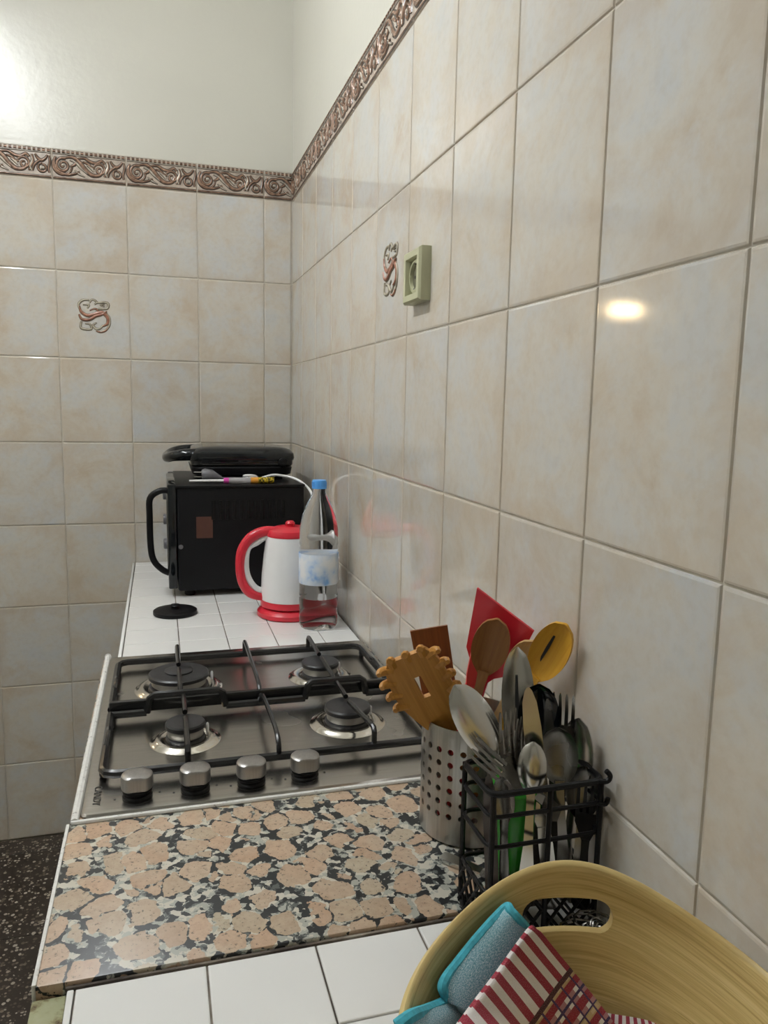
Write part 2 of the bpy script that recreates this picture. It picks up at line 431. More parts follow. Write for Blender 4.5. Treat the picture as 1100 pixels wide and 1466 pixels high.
def tile_mesh(wd, ht, th=TT, b=.0022, mat='wall_tile'):
    # pillow-edged glazed tile: front face on local z = 0
    x, y = wd/2-GAP/2, ht/2-GAP/2; vs = []; fs = []
    for ins, z in ((0, -th), (0, -b), (b*.45, -b*.28), (b*1.4, 0)):
        vs += [(-x+ins, -y+ins, z), (x-ins, -y+ins, z), (x-ins, y-ins, z), (-x+ins, y-ins, z)]
    for i in range(3):
        for j in range(4): k = (j+1) % 4; fs.append([i*4+j, i*4+k, i*4+4+k, i*4+4+j])
    fs.append([12, 13, 14, 15])
    q = MB(); q.add(vs, fs); return q.mesh('tile', mat, True, 12)
_tm = {}
def get_tile(wd, ht, **kw):
    key = (round(wd, 4), round(ht, 4), kw.get('mat', ''))
    if key not in _tm: _tm[key] = tile_mesh(wd, ht, **kw)
    return _tm[key]

# relief pieces: drawn once, shared by every border tile and both emblem tiles
def spiral(cx, cy, r0, r1, a0, turns, n=14):
    return [(cx + (r0+(r1-r0)*i/n)*math.cos(a0+turns*2*math.pi*i/n), cy + (r0+(r1-r0)*i/n)*math.sin(a0+turns*2*math.pi*i/n)) for i in range(n+1)]
class Relief:
    # raised ribbons, each over a slightly wider dark outline
    def __init__(s, extra=.0034): s.top = MB(); s.out = MB(); s.e = extra
    def ribbon(s, pts, ws, h, smooth=6):
        s.top.ribbon(pts, ws, h, smooth); s.out.ribbon(pts, [w_+s.e for w_ in ws], h*.55, smooth)
def border_meshes():
    d = Relief(); h = .0034
    d.ribbon(spiral(-.070, -.002, .021, .004, 1.2, 1.6), [.007, .006, .004], h, 3)
    d.ribbon([(-.064, .019), (-.044, .022), (-.026, .010), (-.010, -.010), (.008, -.022), (.028, -.020), (.036, -.006)], [.004, .009, .012, .009, .005], h)
    d.ribbon([(-.030, .020), (-.012, .022), (.004, .014), (.020, .012), (.034, .020), (.042, .012)], [.003, .007, .008, .004], h)
    d.ribbon(spiral(.028, -.006, .018, .003, 2.6, -1.3), [.006, .005, .003], h, 3)
    d.ribbon([(-.090, .020), (-.094, .004), (-.088, -.016), (-.066, -.026), (-.044, -.024), (-.026, -.016)], [.003, .007, .007, .003], h)
    d.ribbon([(.058, .022), (.064, .012), (.074, .006), (.084, .012), (.090, .022)], [.003, .006, .008, .006, .003], h)
    d.ribbon(spiral(.076, -.014, .0125, .009, 1.5, 1.0, 12), [.005, .005], h, 3)
    d.ribbon([(.050, -.024), (.054, -.010), (.062, .000), (.072, .006)], [.003, .006, .004], h)
    d.ribbon(spiral(-.0705, -.002, .028, .024, 2.3, .62, 8), [.004, .006, .003], h, 3)
    d.ribbon([(-.052, -.004), (-.040, .002), (-.034, .012)], [.002, .007, .003], h)
    d.ribbon([(-.018, .012), (-.004, .008), (.004, .000), (.016, -.002)], [.002, .008, .003], h)
    d.ribbon([(.040, -.024), (.046, -.012), (.052, .002), (.050, .020)], [.003, .006, .006, .003], h)
    d.ribbon([(.094, .020), (.096, .004), (.092, -.014), (.094, -.026)], [.003, .005, .005, .003], h)
    for i in range(16):
        x = -.093 + i*.0124; d.ribbon([(x-.0036, .0345), (x+.0036, .0345)], [.006, .006], .0026, 0)
    d.ribbon([(-.098, -.0365), (.098, -.0365)], [.0035, .0035], .0018, 0)
    sv = Relief(.002)
    sv.ribbon([(-.052, .014), (-.036, .008), (-.022, -.006), (-.006, -.020)], [.003, .007, .003], .0036)
    sv.ribbon([(.046, .018), (.050, .004), (.044, -.012), (.048, -.024)], [.003, .007, .007, .003], .0036)
    sv.ribbon([(-.006, .004), (.006, -.004), (.012, -.012)], [.003, .008, .003], .0036)
    sv.ribbon([(-.074, -.001), (-.066, -.001)], [.009, .009], .0042, 3)
    sv.ribbon([(.072, -.014), (.081, -.014)], [.010, .010], .0048, 3)
    sv.ribbon([(-.098, .0285), (.098, .0285)], [.003, .003], .0022, 0)
    sv.ribbon([(-.04, -.012), (-.028, -.022), (-.012, -.029)], [.002, .006, .002], .003)
    o_ = MB(); o_.add(d.out.v, d.out.f); o_.add(sv.out.v, sv.out.f)
    return d.top.mesh('scroll_relief', 'border_rust', True, 60), sv.top.mesh('leaf_relief', 'border_silver', True, 60), o_.mesh('outline_relief', 'border_outline', True, 60)
b_dark, b_silver, b_out = border_meshes()
def emblem_meshes():
    e = Relief(.0022); h = .0026
    e.ribbon([(-.040, .026), (-.036, .010), (-.020, .000), (.000, .004), (.022, .010), (.038, -.004), (.036, -.022), (.022, -.030)], [.003, .008, .010, .010, .011, .008, .003], h+.001)
    e.ribbon([(-.042, .002), (-.034, -.012), (-.014, -.012), (.004, -.001), (.020, .004), (.036, .014)], [.003, .008, .009, .008, .003], h+.0016)
    e.ribbon([(-.012, .014), (.002, .020), (.012, .014), (.006, .010)], [.002, .005, .002], h)
    e.ribbon([(.004, -.044), (.016, -.047), (.030, -.042), (.040, -.030)], [.002, .005, .006, .002], h)
    g = Relief(.0020)
    g.ribbon([(-.038, .012), (-.042, .030), (-.030, .043), (-.012, .044)], [.003, .006, .006, .003], h)
    g.ribbon([(-.012, .036), (-.004, .046), (.008, .040), (.002, .032)], [.003, .005, .003], h)
    g.ribbon([(.008, .037), (.038, .039), (.037, .022), (.012, .020)], [.004, .006, .006, .004], h, 4)
    g.ribbon([(.030, .034), (.018, .031), (.030, .027)], [.002, .003, .002], h)
    g.ribbon([(-.036, -.018), (-.037, -.038), (-.010, -.040), (-.012, -.026), (-.026, -.024)], [.004, .006, .006, .005, .003], h, 4)
    g.ribbon([(.006, -.020), (-.004, -.028), (.004, -.038), (.016, -.036), (.024, -.026)], [.003, .006, .006, .003], h)
    g.ribbon([(.036, .006), (.043, -.004), (.043, -.022), (.034, -.038), (.016, -.046)], [.002, .004, .005, .004], h)
    g.ribbon([(-.030, .030), (-.014, .030), (-.018, .020)], [.002, .005, .002], h)
    o_ = MB(); o_.add(e.out.v, e.out.f); o_.add(g.out.v, g.out.f)
    return e.top.mesh('emblem_scroll', 'emblem_rust', True, 60), g.top.mesh('emblem_frame', 'emblem_grey', True, 60), o_.mesh('emblem_outline', 'emblem_dark', True, 60)
e_red, e_grey, e_out = emblem_meshes()

def lay_tiles(wall, edges, mk, rows, emblem=None):
    # edges: distances from the corner
    for c in range(len(edges)-1):
        a, b = edges[c], edges[c+1]; wd = b-a; mid = -(a+b)/2
        for r_ in rows:
            t = link('tile', get_tile(wd, TH), wall, mk(mid, 2.0-(r_+.5)*TH))
            if emblem == (c, r_):
                link('emblem_scroll', e_red, t); link('emblem_frame', e_grey, t); link('emblem_outline', e_out, t)
        bt = link('border_tile', get_tile(wd, BT-2.0, th=.008, mat='border_base'), wall, mk(mid, (2.0+BT)/2, .001))
        if wd > .19: link('scroll_relief', b_dark, bt); link('leaf_relief', b_silver, bt); link('outline_relief', b_out, bt)
        else:
            for src, nm, mt in ((b_dark, 'scroll_relief', 'border_rust'), (b_silver, 'leaf_relief', 'border_silver'), (b_out, 'outline_relief', 'border_outline')):
                bm = bmesh.new(); bm.from_mesh(src)
                flip = 1
                for q in bm.verts: q.co.x = q.co.x + (.1-wd/2)
                for co, no in (((wd/2-.002, 0, 0), (1, 0, 0)),):
                    bmesh.ops.bisect_plane(bm, geom=bm.verts[:]+bm.edges[:]+bm.faces[:], plane_co=co, plane_no=no, clear_outer=True)
                me = bpy.data.meshes.new(nm); bm.to_mesh(me); bm.free()
                if not me.materials: me.materials.append(M[mt])
                link(nm, me, bt)
be = [0.0015, .087] + [.087+TW*i for i in range(1, 10)]
re = [0.0015, .184] + [.184+TW*i for i in range(1, 17)]
lay_tiles(wall_back, be, BACKM, range(8), (3, 1))
lay_tiles(wall_right, re, RIGHTM, range(5), (5, 1))

# floor tiles 0.40 m, joint line at y = -0.485
fm = get_tile(.40, .40, mat='terrazzo')
for i in range(-1, 7):
    for j in range(5):
        x, y = -.33-j*.40, -.285-i*.40
        if x < XL+.15 or y > 0: continue
        link('floor_tile', fm, floor, Matrix.Translation((x, y, 0)))
# strip of cut tiles along the back wall
fm2 = get_tile(.40, .0845*1, mat='terrazzo')
fm2 = get_tile(.40, .083, mat='terrazzo')
for j in range(4): link('floor_tile', fm2, floor, Matrix.Translation((-.33-j*.4, -.0425, 0)))

# ceiling tube light (outside the frame), its gloss shows on the back wall
lx, ly = -1.02, -1.2
lamp = thing('ceiling_light', (lx, ly, ZC), 'white ceiling batten with a glowing fluorescent tube', 'lamp')
MB().box((lx-.05, ly-.62, ZC-.05), (lx+.05, ly+.62, ZC-.001), .006).build('housing', 'white_plastic', lamp)
tb = MB().tube([(lx, ly-.58, ZC-.085), (lx, ly+.58, ZC-.085)], .019, 16).build('tube', 'lamp_tube', lamp)
for s_ in (-1, 1): MB().box((lx-.02, ly+s_*.60-.02, ZC-.108), (lx+.02, ly+s_*.60+.02, ZC-.049), .004).build('tube_holder', 'white_plastic', lamp)

# small warm lamp on the back wall beyond the frame; its reflection is the warm glint on the side wall
wlp = thing('wall_lamp', (-1.19, -.03, 1.73), 'small warm glowing wall lamp on the tiled back wall', 'lamp')
MB().box((-1.27, -.022, 1.69), (-1.11, -.0005, 1.77), .004).build('back_plate', 'white_plastic', wlp)
MB().box((-1.245, -.055, 1.710), (-1.135, -.021, 1.750), .012, 3).build('diffuser', 'warm_glow', wlp)

# ================================================================ WORKTOP
ZT = .876                                   # top of the white counter tiles
XE = -.492
wt = thing('worktop', (-.25, -1.2, 0), 'white-tiled kitchen counter running along the wall under everything', 'worktop')
MB().box((XE+.004, -2.95, 0), (-.002, -.003, .855)).build('support_wall', 'paint', wt, smooth=False)
MB().box((XE, -2.95, .855), (-.002, -1.8222, .8735)).build('mortar_bed', 'tile_joint', wt, smooth=False)
MB().box((XE, -.950, .855), (-.002, -.003, .8735)).build('mortar_bed', 'tile_joint', wt, smooth=False)
def ctile(w_, h_):
    key = ('ct', round(w_, 4), round(h_, 4))
    if key not in _tm: _tm[key] = tile_mesh(w_, h_, .004, .0012, 'white_tile')
    return _tm[key]
xe = [XE, -.3805, -.2805, -.1795, -.0795, -.004]
inv = wt.matrix_basis.inverted()
def counter_rows(ys):
    for i in range(len(ys)-1):
        for j in range(5):
            w_, h_ = xe[j+1]-xe[j], ys[i]-ys[i+1]
            link('tile', ctile(w_, h_), wt, inv @ Matrix.Translation(((xe[j]+xe[j+1])/2, (ys[i]+ys[i+1])/2, ZT)))
counter_rows([-1.8265] + [-1.9225-.1005*i for i in range(11)])
counter_rows([-.004, -.05] + [-.05-.1*i for i in range(1, 10)])
# white nosing and olive front board beside the near tiles
MB().box((-.4985, -2.95, .80), (-.4925, -1.826, ZT-.0005), .0015).build('edge_strip', 'white_tile', wt)
MB().box((-.527, -2.95, .80), (-.499, -1.824, .870), .002).build('front_board', 'olive_edge', wt)
MB().box((-.5, -.952, .80), (-.493, -.003, ZT-.0005), .0015).build('edge_strip', 'white_tile', wt)

# granite slab under and before the hob
gr = thing('granite_slab', (-.26, -1.69, .85), 'pink, grey and black speckled granite slab before the steel hob', 'granite slab')
MB().box((-.5245, -1.8215, .855), (-.002, -.952, .880), .0015).build('slab', 'granite', gr)
MB().box((-.5275, -1.8205, .862), (-.5235, -1.557, .8812), .001).build('edge_strip', 'sealant', gr)
MB().box((-.50, -1.8255, .872), (-.004, -1.8222, .8765), .001).build('joint', 'tile_joint', gr)

# ================================================================ HOB
ZH = .886
hob = thing('gas_hob', (-.26, -1.255, .88), 'built-in stainless steel gas hob with four burners and knobs', 'hob')
# plate with rounded corners, a rolled edge and a flat centre
def rrect(x0, x1, y0, y1, r_, n=5):
    out = []
    for cx, cy, a0 in ((x1-r_, y0+r_, -90), (x1-r_, y1-r_, 0), (x0+r_, y1-r_, 90), (x0+r_, y0+r_, 180)):
        for i in range(n+1):
            a = R(a0+90*i/n); out.append((cx+r_*math.cos(a), cy+r_*math.sin(a)))
    return out
def stacked(levels):
    q = MB(); vs = []; fs = []; n = len(levels[0][0])
    for poly, z in levels: vs += [(x, y, z) for x, y in poly]
    for i in range(len(levels)-1):
        for j in range(n): k = (j+1) % n; fs.append([i*n+j, i*n+k, (i+1)*n+k, (i+1)*n+j])
    fs.append(list(range(n))[::-1]); fs.append([(len(levels)-1)*n+j for j in range(n)]); q.add(vs, fs); return q
hx0, hx1, hy0, hy1 = -.513, -.008, -1.553, -.957
stacked([(rrect(hx0, hx1, hy0, hy1, .012), .8803), (rrect(hx0, hx1, hy0, hy1, .012), .8835), (rrect(hx0+.002, hx1-.002, hy0+.002, hy1-.002, .011), .8858),
         (rrect(hx0+.006, hx1-.006, hy0+.006, hy1-.006, .01), ZH+.0006), (rrect(hx0+.020, hx1-.02, hy0+.02, hy1-.02, .02), ZH)]).build('top_plate', 'hob_steel', hob, ang=25)
b1 = MB(); b1.tube([(-.5185, -1.557, .882), (-.518, -1.4, .8825), (-.5175, -1.2, .882), (-.517, -.97, .883), (-.5165, -.953, .886)], [.0048, .0052, .0046, .005, .0065], 8, smooth=5); b1.build('sealant_bead', 'sealant', hob)
b2 = MB(); b2.tube([(-.522, -1.5575, .8815), (-.4, -1.557, .8815), (-.2, -1.5565, .8815), (-.006, -1.556, .8815)], .0032, 8, smooth=5); b2.build('sealant_bead', 'sealant', hob)

burners = [(-.388, -1.150, .051, .070), (-.138, -1.150, .034, .054), (-.384, -1.3665, .0287, .047), (-.138, -1.363, .036, .055)]
for (bx, by, rc, rr) in burners:
    bt = thing('burner', (bx, by, ZH), None, None); bt.parent = hob; bt.matrix_basis = inv0 = hob.matrix_basis.inverted() @ Matrix.Translation((bx, by, ZH))
    def bl(prof, nm, mat, seg=40): MB().lathe([(r_, z_*1.18) for r_, z_ in prof], (0, 0, 0), seg).build(nm, mat, bt, world=False)
    bl([(rr+.004, .0001), (rr, .0012), (rr-.003, .0036), (rr-.007, .0052), (rr-.012, .0046), (rc*.95, .0030), (rc*.9, .0020)], 'pressed_ring', 'burner_chrome')
    bl([(rc*.93, .001), (rc*.98, .003), (rc*.98, .006), (rc*.86, .0075)], 'burner_base', 'burner_black')
    bl([(rc*.84, .006), (rc*.90, .008), (rc*.92, .0165), (rc*.86, .018)], 'flame_crown', 'burner_crown')
    bl([(rc*.9, .0165), (rc*1.0, .0180), (rc*1.0, .0225), (rc*.94, .0245), (rc*.55, .0252), (0, .0254)], 'cap', 'burner_black')
    MB().lathe([(.0022, 0), (.0022, .014), (.0012, .016)], (rc*1.12, rc*.3, .004), 8).build('igniter', 'white_plastic', bt, world=False)
# the outer triple ring cap of the big wok burner
MB().lathe([(.024, .0290), (.024, .0320), (.021, .0335), (0, .0337)], (0, 0, 0), 32).xf(Matrix.Translation((-.388, -1.150, ZH))).build('wok_cap', 'burner_black', hob)
kprof_n = 28
for kx in (-.4478, -.3766, -.305, -.2337):
    kb = thing('knob', (0, 0, 0), None, None); kb.parent = hob; kb.matrix_basis = hob.matrix_basis.inverted() @ Matrix.Translation((kx, -1.517, ZH))
    MB().lathe([(.0185, 0), (.0185, .002), (.0165, .004), (.0172, .0065), (.0185, .008), (.0185, .0105), (.016, .0115)], (0, 0, 0), kprof_n).build('skirt', 'black_plastic', kb, world=False)
    st = []
    def pill(sc, fl=.0145):
        out = []
        for i in range(36):
            a = 2*math.pi*i/36; x = .0195*sc*math.cos(a); y = .0195*sc*math.sin(a); out.append((x, max(-fl*sc, min(fl*sc, y))))
        return out
    stacked([(pill(.93, .016), .011), (pill(1, .0165), .0125), (pill(1, .0165), .026), (pill(.97, .0165), .0285), (pill(.88, .0165), .030), (pill(.6, .0165), .0306)]).build('grip', 'knob_steel', kb, world=False)
    for q, (dx, dy) in enumerate(((.027, .002), (-.027, -.004))):
        MB().lathe([(.0014, 0), (.0014, .0004), (0, .0005)], (dx, dy, .0001), 8).build('printed_mark', 'lettering', kb, world=False)
# maker's lettering, read from the room side
fc = bpy.data.curves.new('lettering', 'FONT'); fc.body = 'CANDY'; fc.size = .013; fc.extrude = .0001; fc.align_x = 'CENTER'; fc.space_character = 1.1
to = bpy.data.objects.new('tmp_text', fc); COL.objects.link(to)
bpy.context.view_layer.update()
me = bpy.data.meshes.new_from_object(to.evaluated_get(bpy.context.evaluated_depsgraph_get()))
bpy.data.objects.remove(to); bpy.data.curves.remove(fc)
me.materials.clear(); me.materials.append(M['lettering'])
lp = PZ(138, 1139, ZH+.0006)
link('lettering', me, hob, hob.matrix_basis.inverted() @ frame((lp.x-.003, lp.y, ZH+.0008), (0, -1, 0), (1, 0, 0), (0, 0, 1)))

# pan supports: one for each pair of burners
def grate(loc, label, y0, y1, near):
    g = thing('pan_support', loc, label, 'pan support', 'pan supports on the gas hob')
    gx0, gx1 = -.4925, -.034; zb = ZH+.012; zt = ZH+.039; rb = .0060
    corner = .016
    fr = MB()
    if near:
        # low rectangle, its far bar steps up over the burners
        path = [(gx0, y1-.004, zb), (gx0, y0+corner, zb), (gx0+.005, y0+.005, zb), (gx0+corner, y0, zb), (gx1-corner, y0, zb), (gx1-.005, y0+.005, zb), (gx1, y0+corner, zb), (gx1, y1-.004, zb)]
        fr.tube(path, rb, 8)
        yb = y1-.006
        segs = [(gx0, -.440), (-.318, -.190), (-.085, gx1)]
        for a, b in segs: fr.tube([(a, yb, zb), (b, yb, zb)], rb, 8)
        for a, b in ((-.440, -.318), (-.190, -.085)):
            fr.tube([(a, yb, zb), (a+.006, yb, zt-.004), (a+.012, yb, zt), (b-.012, yb, zt), (b-.006, yb, zt-.004), (b, yb, zb)], rb, 8)
    else:
        path = [(gx0, y0, zb+.004), (gx0, y1-corner, zb), (gx0+.005, y1-.005, zb), (gx0+corner, y1, zb), (gx1-corner, y1, zb), (gx1-.005, y1-.005, zb), (gx1, y1-corner, zb), (gx1, y0, zb+.004)]
        fr.tube(path, rb, 8)
        fr.box((gx0-.003, y0-.005, zb-.002), (gx1+.003, y0+.005, zb+.017), .002)
    fr.build('frame', 'hob_enamel', g)
    ye, yi = (y0, y1-.006) if near else (y1, y0)
    sg = 1 if near else -1
    for (bx, by, rc, rr) in burners:
        if (by < -1.26) != near: continue
        gap = .010
        dx = .012 if (near and bx > -.2) else 0
        MB().tube([(bx+dx, ye, zb), (bx+dx, ye, zt-.006), (bx+dx, ye+sg*.005, zt-.001), (bx+dx*.9, ye+sg*.012, zt), (bx, by-sg*gap, zt-.001)], .0040, 8).build('finger', 'hob_enamel', g)
        zi = zt if near else zb+.014
        MB().tube([(bx, yi, zi-.002), (bx, yi-sg*.004, zt-.003), (bx, yi-sg*.012, zt), (bx, by+sg*gap*1.2, zt-.001)], .0040, 8).build('finger', 'hob_enamel', g)
        for s_ in (-1, 1):
            xe_ = gx0 if (s_ < 0 and bx < -.3) else gx1 if (s_ > 0 and bx > -.2) else None
            if xe_ is None: continue
            q = MB(); q.tube([(xe_, by-.03, zb), (xe_+s_*-.001, by-.024, zb+.006), (xe_-s_*.002, by, zb+.010), (xe_+s_*-.001, by+.024, zb+.006), (xe_, by+.03, zb)], .0042, 8); q.build('side_rest', 'hob_enamel', g)
    xm = -.2625
    if near: MB().tube([(xm, ye, zb), (xm, ye+.002, zt-.012), (xm, ye+.02, zt-.002), (xm, ye+.06, zt), (xm-.001, yi-.03, zt-.004), (xm-.002, yi, zb+.002)], .0036, 8, smooth=4).build('divider', 'hob_enamel', g)
    else: MB().tube([(xm, ye, zb), (xm, ye, zt-.006), (xm, ye-.012, zt), (xm, ye-.07, zt), (xm, yi+.02, zt-.004), (xm, yi, zb+.01)], .0036, 8, smooth=4).build('divider', 'hob_enamel', g)
    for fx in (gx0, gx1):
        for fy in (y0+(.02 if near else .03), y1-(.03 if near else .02)):
            MB().lathe([(.004, ZH+.0004), (.0052, ZH+.003), (.0045, zb)], (fx, fy, 0), 10).build('rubber_foot', 'black_satin', g)
    return g
grate((-.26, -1.37, ZH), 'black wire pan support over the two burners beside the hob knobs', -1.4765, -1.2725, True)
grate((-.26, -1.14, ZH), 'black wire pan support over the two burners farther from the hob knobs', -1.2655, -1.030, False)

# ================================================================ SOCKET
def socket():
    yc, zc = -1.268, 1.586; s2 = .041; d = .020
    o = thing('wall_socket', (0, yc, zc), 'cream square wall socket with a round recessed insert', 'socket')
    def on(q): return q.xf(RIGHTM(yc, zc))
    # bevelled square frame with an open centre
    def ring(h0, z): return [(-h0, -h0, z), (h0, -h0, z), (h0, h0, z), (-h0, h0, z)]
    lv = [(s2, 0), (s2, d-.004), (s2-.003, d), (.0285, d), (.0275, d-.003), (.0265, .006)]
    q = MB(); vs = []; fs = []
    for h_, z in lv: vs += ring(h_, z)
    for i in range(len(lv)-1):
        for j in range(4): k = (j+1) % 4; fs.append([i*4+j, i*4+k, i*4+4+k, i*4+4+j])
    q.add(vs, fs); on(q).build('frame', 'socket_cream', o, ang=20)
    q = MB().lathe([(.0268*1.0, .0005), (.0268, .013), (.0238, .0145), (.0215, .0145), (.0205, .004), (0, .004)], (0, 0, 0), 40)
    q.box((-.0275, -.0275, .0003), (.0275, .0275, .0045))
    on(q).build('cover', 'socket_cream', o)
    on(MB().lathe([(.0205, .0042), (.0205, .0090), (0, .0090)], (0, 0, 0), 32)).build('insert', 'socket_insert', o)
    for s_ in (-1, 1):
        on(MB().lathe([(.0027, .0090), (.0027, .0094), (0, .0094)], (s_*.0095, 0, 0), 12)).build('pin_hole', 'black_hole', o)
        on(MB().box((-.003, s_*.0195-.001, .0085), (.003, s_*.0195+.001, .014))).build('earth_clip', 'dull_steel', o)
socket()

# ================================================================ FAR END OF THE COUNTER
def oven():
    x0, x1, y0, y1, zb, zt = -.372, -.045, -.478, -.062, .892, 1.168
    o = thing('mini_oven', ((x0+x1)/2, (y0+y1)/2, ZT), 'black countertop oven with a loop handle beneath the contact grill', 'oven')
    MB().box((x0, y0, zb), (x1, y1, zt-.004), .006, 3).build('body', 'black_satin', o)
    MB().box((x0-.004, y0-.003, zt-.008), (x1+.002, y1+.003, zt), .003).build('top_panel', 'black_plastic', o)
    dr = MB().box((x0-.024, y0+.004, zb+.006), (x0-.002, y1-.09, zt+.002), .004, 2).build('door', 'black_gloss', o)
    MB().box((x0-.0255, y0+.04, zb+.04), (x0-.0238, y1-.13, zt-.045), .0006).build('door_glass', 'dark_glass', dr)
    hx = x0-.064; hy = y0+.030
    MB().tube([(x0-.022, hy, zt-.016), (x0-.044, hy, zt-.018), (hx-.002, hy, zt-.036), (hx-.004, hy, zt-.08), (hx-.003, hy, zt-.16), (hx+.004, hy, zt-.198), (x0-.040, hy, zt-.222), (x0-.022, hy, zt-.232)], .0082, 12, smooth=5).build('handle', 'black_plastic', dr)
    pn = MB().box((x0-.018, y1-.088, zb+.004), (x0-.002, y1, zt-.002), .003).build('control_panel', 'black_plastic', o)
    for i in range(3):
        MB().lathe([(.017, 0), (.016, .014), (.013, .016), (0, .016)], (0, 0, 0), 20).xf(frame((x0-.018, y1-.044, zb+.06+i*.075), (0, 0, 1), (0, 1, 0), (-1, 0, 0))).build('dial', 'grey_plastic', pn)
    # louvred side facing the hob
    for i in range(11):
        x = x0+.085+i*.018
        MB().box((x, y0-.0025, zt-.090), (x+.009, y0+.004, zt-.040), .001).build('louvre', 'black_plastic', o)
    a = PY(281, 740, y0); b = PY(305, 770, y0)
    MB().box((a.x, y0-.0008, b.z), (b.x, y0+.002, a.z)).build('label_plate', 'label_rust', o)
    c = PY(259, 783, y0)
    MB().lathe([(.006, -.001), (.006, .0012), (.004, .002), (0, .002)], (0, 0, 0), 16).xf(frame((c.x, y0, c.z), (1, 0, 0), (0, 0, 1), (0, -1, 0))).build('screw', 'grey_plastic', o)
    for fx in (x0+.03, x1-.03):
        for fy in (y0+.03, y1-.03):
            MB().lathe([(.013, ZT+.0003), (.015, ZT+.004), (.013, zb+.002)], (fx, fy, 0), 16).build('foot', 'black_satin', o)
    return zt
ZO = oven()

def grill():
    yf, yb = -.375, -.115; x0, x1 = -.335, -.052
    o = thing('contact_grill', ((x0+x1)/2, (yf+yb)/2, ZO), 'glossy black contact grill with a front handle, standing on the oven', 'contact grill')
    z0 = ZO+.010
    def rr(ix, iy, r_=.03): return rrect(x0+ix, x1-ix, yf+iy, yb-iy, r_, 6)
    stacked([(rr(.02, .02), z0), (rr(.008, .008), z0+.006), (rr(.004, .004), z0+.024), (rr(.008, .006), z0+.028)]).build('base', 'black_satin', o)
    stacked([(rr(.006, .006), z0+.0285), (rr(.002, .002), z0+.033), (rr(.002, .002), z0+.044), (rr(.001, .001), z0+.0455)]).build('trim_band', 'dark_glass', o)
    stacked([(rr(.000, .000), z0+.045), (rr(-.002, -.002), z0+.052), (rr(.000, .000), z0+.064), (rr(.010, .010), z0+.074), (rr(.035, .035), z0+.080), (rr(.08, .08), z0+.082)]).build('lid', 'black_gloss', o)
    # handle: a flat loop reaching out to the room side
    h = MB(); zc = z0+.060
    h.tube([(x0+.03, yf+.03, zc), (x0-.012, yf+.032, zc-.002), (x0-.040, yf+.048, zc-.006), (x0-.056, yf+.085, zc-.013), (x0-.058, yf+.13, zc-.014), (x0-.056, yf+.175, zc-.013), (x0-.040, yf+.212, zc-.006), (x0-.012, yf+.228, zc-.002), (x0+.03, yf+.23, zc)], [.017, .016, .014, .013, .013, .013, .014, .016, .017], 14, smooth=4)
    h.build('handle', 'black_gloss', o)
    for s_ in (0, 1):
        MB().lathe([(.012, 0), (.012, .008), (.009, .010), (0, .010)], (0, 0, 0), 18).xf(frame((x1-.035, yf+.003 if not s_ else yb-.003, z0+.040), (1, 0, 0), (0, 0, 1), (0, -1 if not s_ else 1, 0))).build('hinge', 'black_plastic', o)
    for fx in (x0+.04, x1-.04):
        for fy in (yf+.04, yb-.04): MB().lathe([(.010, ZO+.0002), (.011, ZO+.004), (.010, z0+.002)], (fx, fy, 0), 12).build('foot', 'black_satin', o)
grill()

# things lying on the oven top
def tester():
    a = PY(271, 688.5, -.452); b = PY(392, 686.5, -.452); z = ZO+.0085
    o = thing('tester_screwdriver', (a.x, a.y, ZO), 'tester screwdriver with pink collar and amber handle end on the oven top', 'screwdriver')
    L = b.x-a.x; X = lambda t: a.x+L*t
    def seg(nm, t0, t1, r0, r1, mat, n=12): MB().tube([(X(t0), a.y, z), (X((t0+t1)/2), a.y, z), (X(t1), a.y, z)], [r0, max(r0, r1), r1], n).build(nm, mat, o)
    seg('blade', 0, .40, .0030, .0034, 'white_plastic'); seg('collar', .40, .46, .0068, .0074, 'magenta'); seg('clear_grip', .46, .72, .0078, .0080, 'clear_handle')
    seg('amber_band', .72, .81, .0082, .0084, 'orange_amber'); seg('amber_end', .81, 1, .0084, .0084, 'amber_pattern')
    return o
tester()
def plug():
    c = PY(300, 677, -.405); z = ZO+.014
    o = thing('mains_plug', (c.x, c.y, ZO), 'grey two-pin mains plug lying on the oven beneath the grill', 'plug')
    MB().tube([(c.x-.020, c.y, z+.006), (c.x-.014, c.y, z+.006), (c.x+.004, c.y, z+.003), (c.x+.022, c.y, z-.002), (c.x+.03, c.y, z-.004)], [.013, .0165, .0165, .009, .006], 16).build('plug_body', 'grey_plastic', o)
    for s_ in (-1, 1): MB().tube([(c.x-.020, c.y+.002*s_, z+.006+s_*.006), (c.x-.040, c.y+.002*s_, z+.006+s_*.006)], .0022, 8).build('pin', 'cutlery_steel', o)
    MB().tube([(c.x+.028, c.y, z-.004), (c.x+.05, c.y, z-.006), (c.x+.085, c.y-.004, z-.0095), (c.x+.13, c.y+.01, z-.0100), (c.x+.16, c.y+.018, z-.0100)], .0036, 8, smooth=4).build('cord', 'grey_plastic', o)
plug()
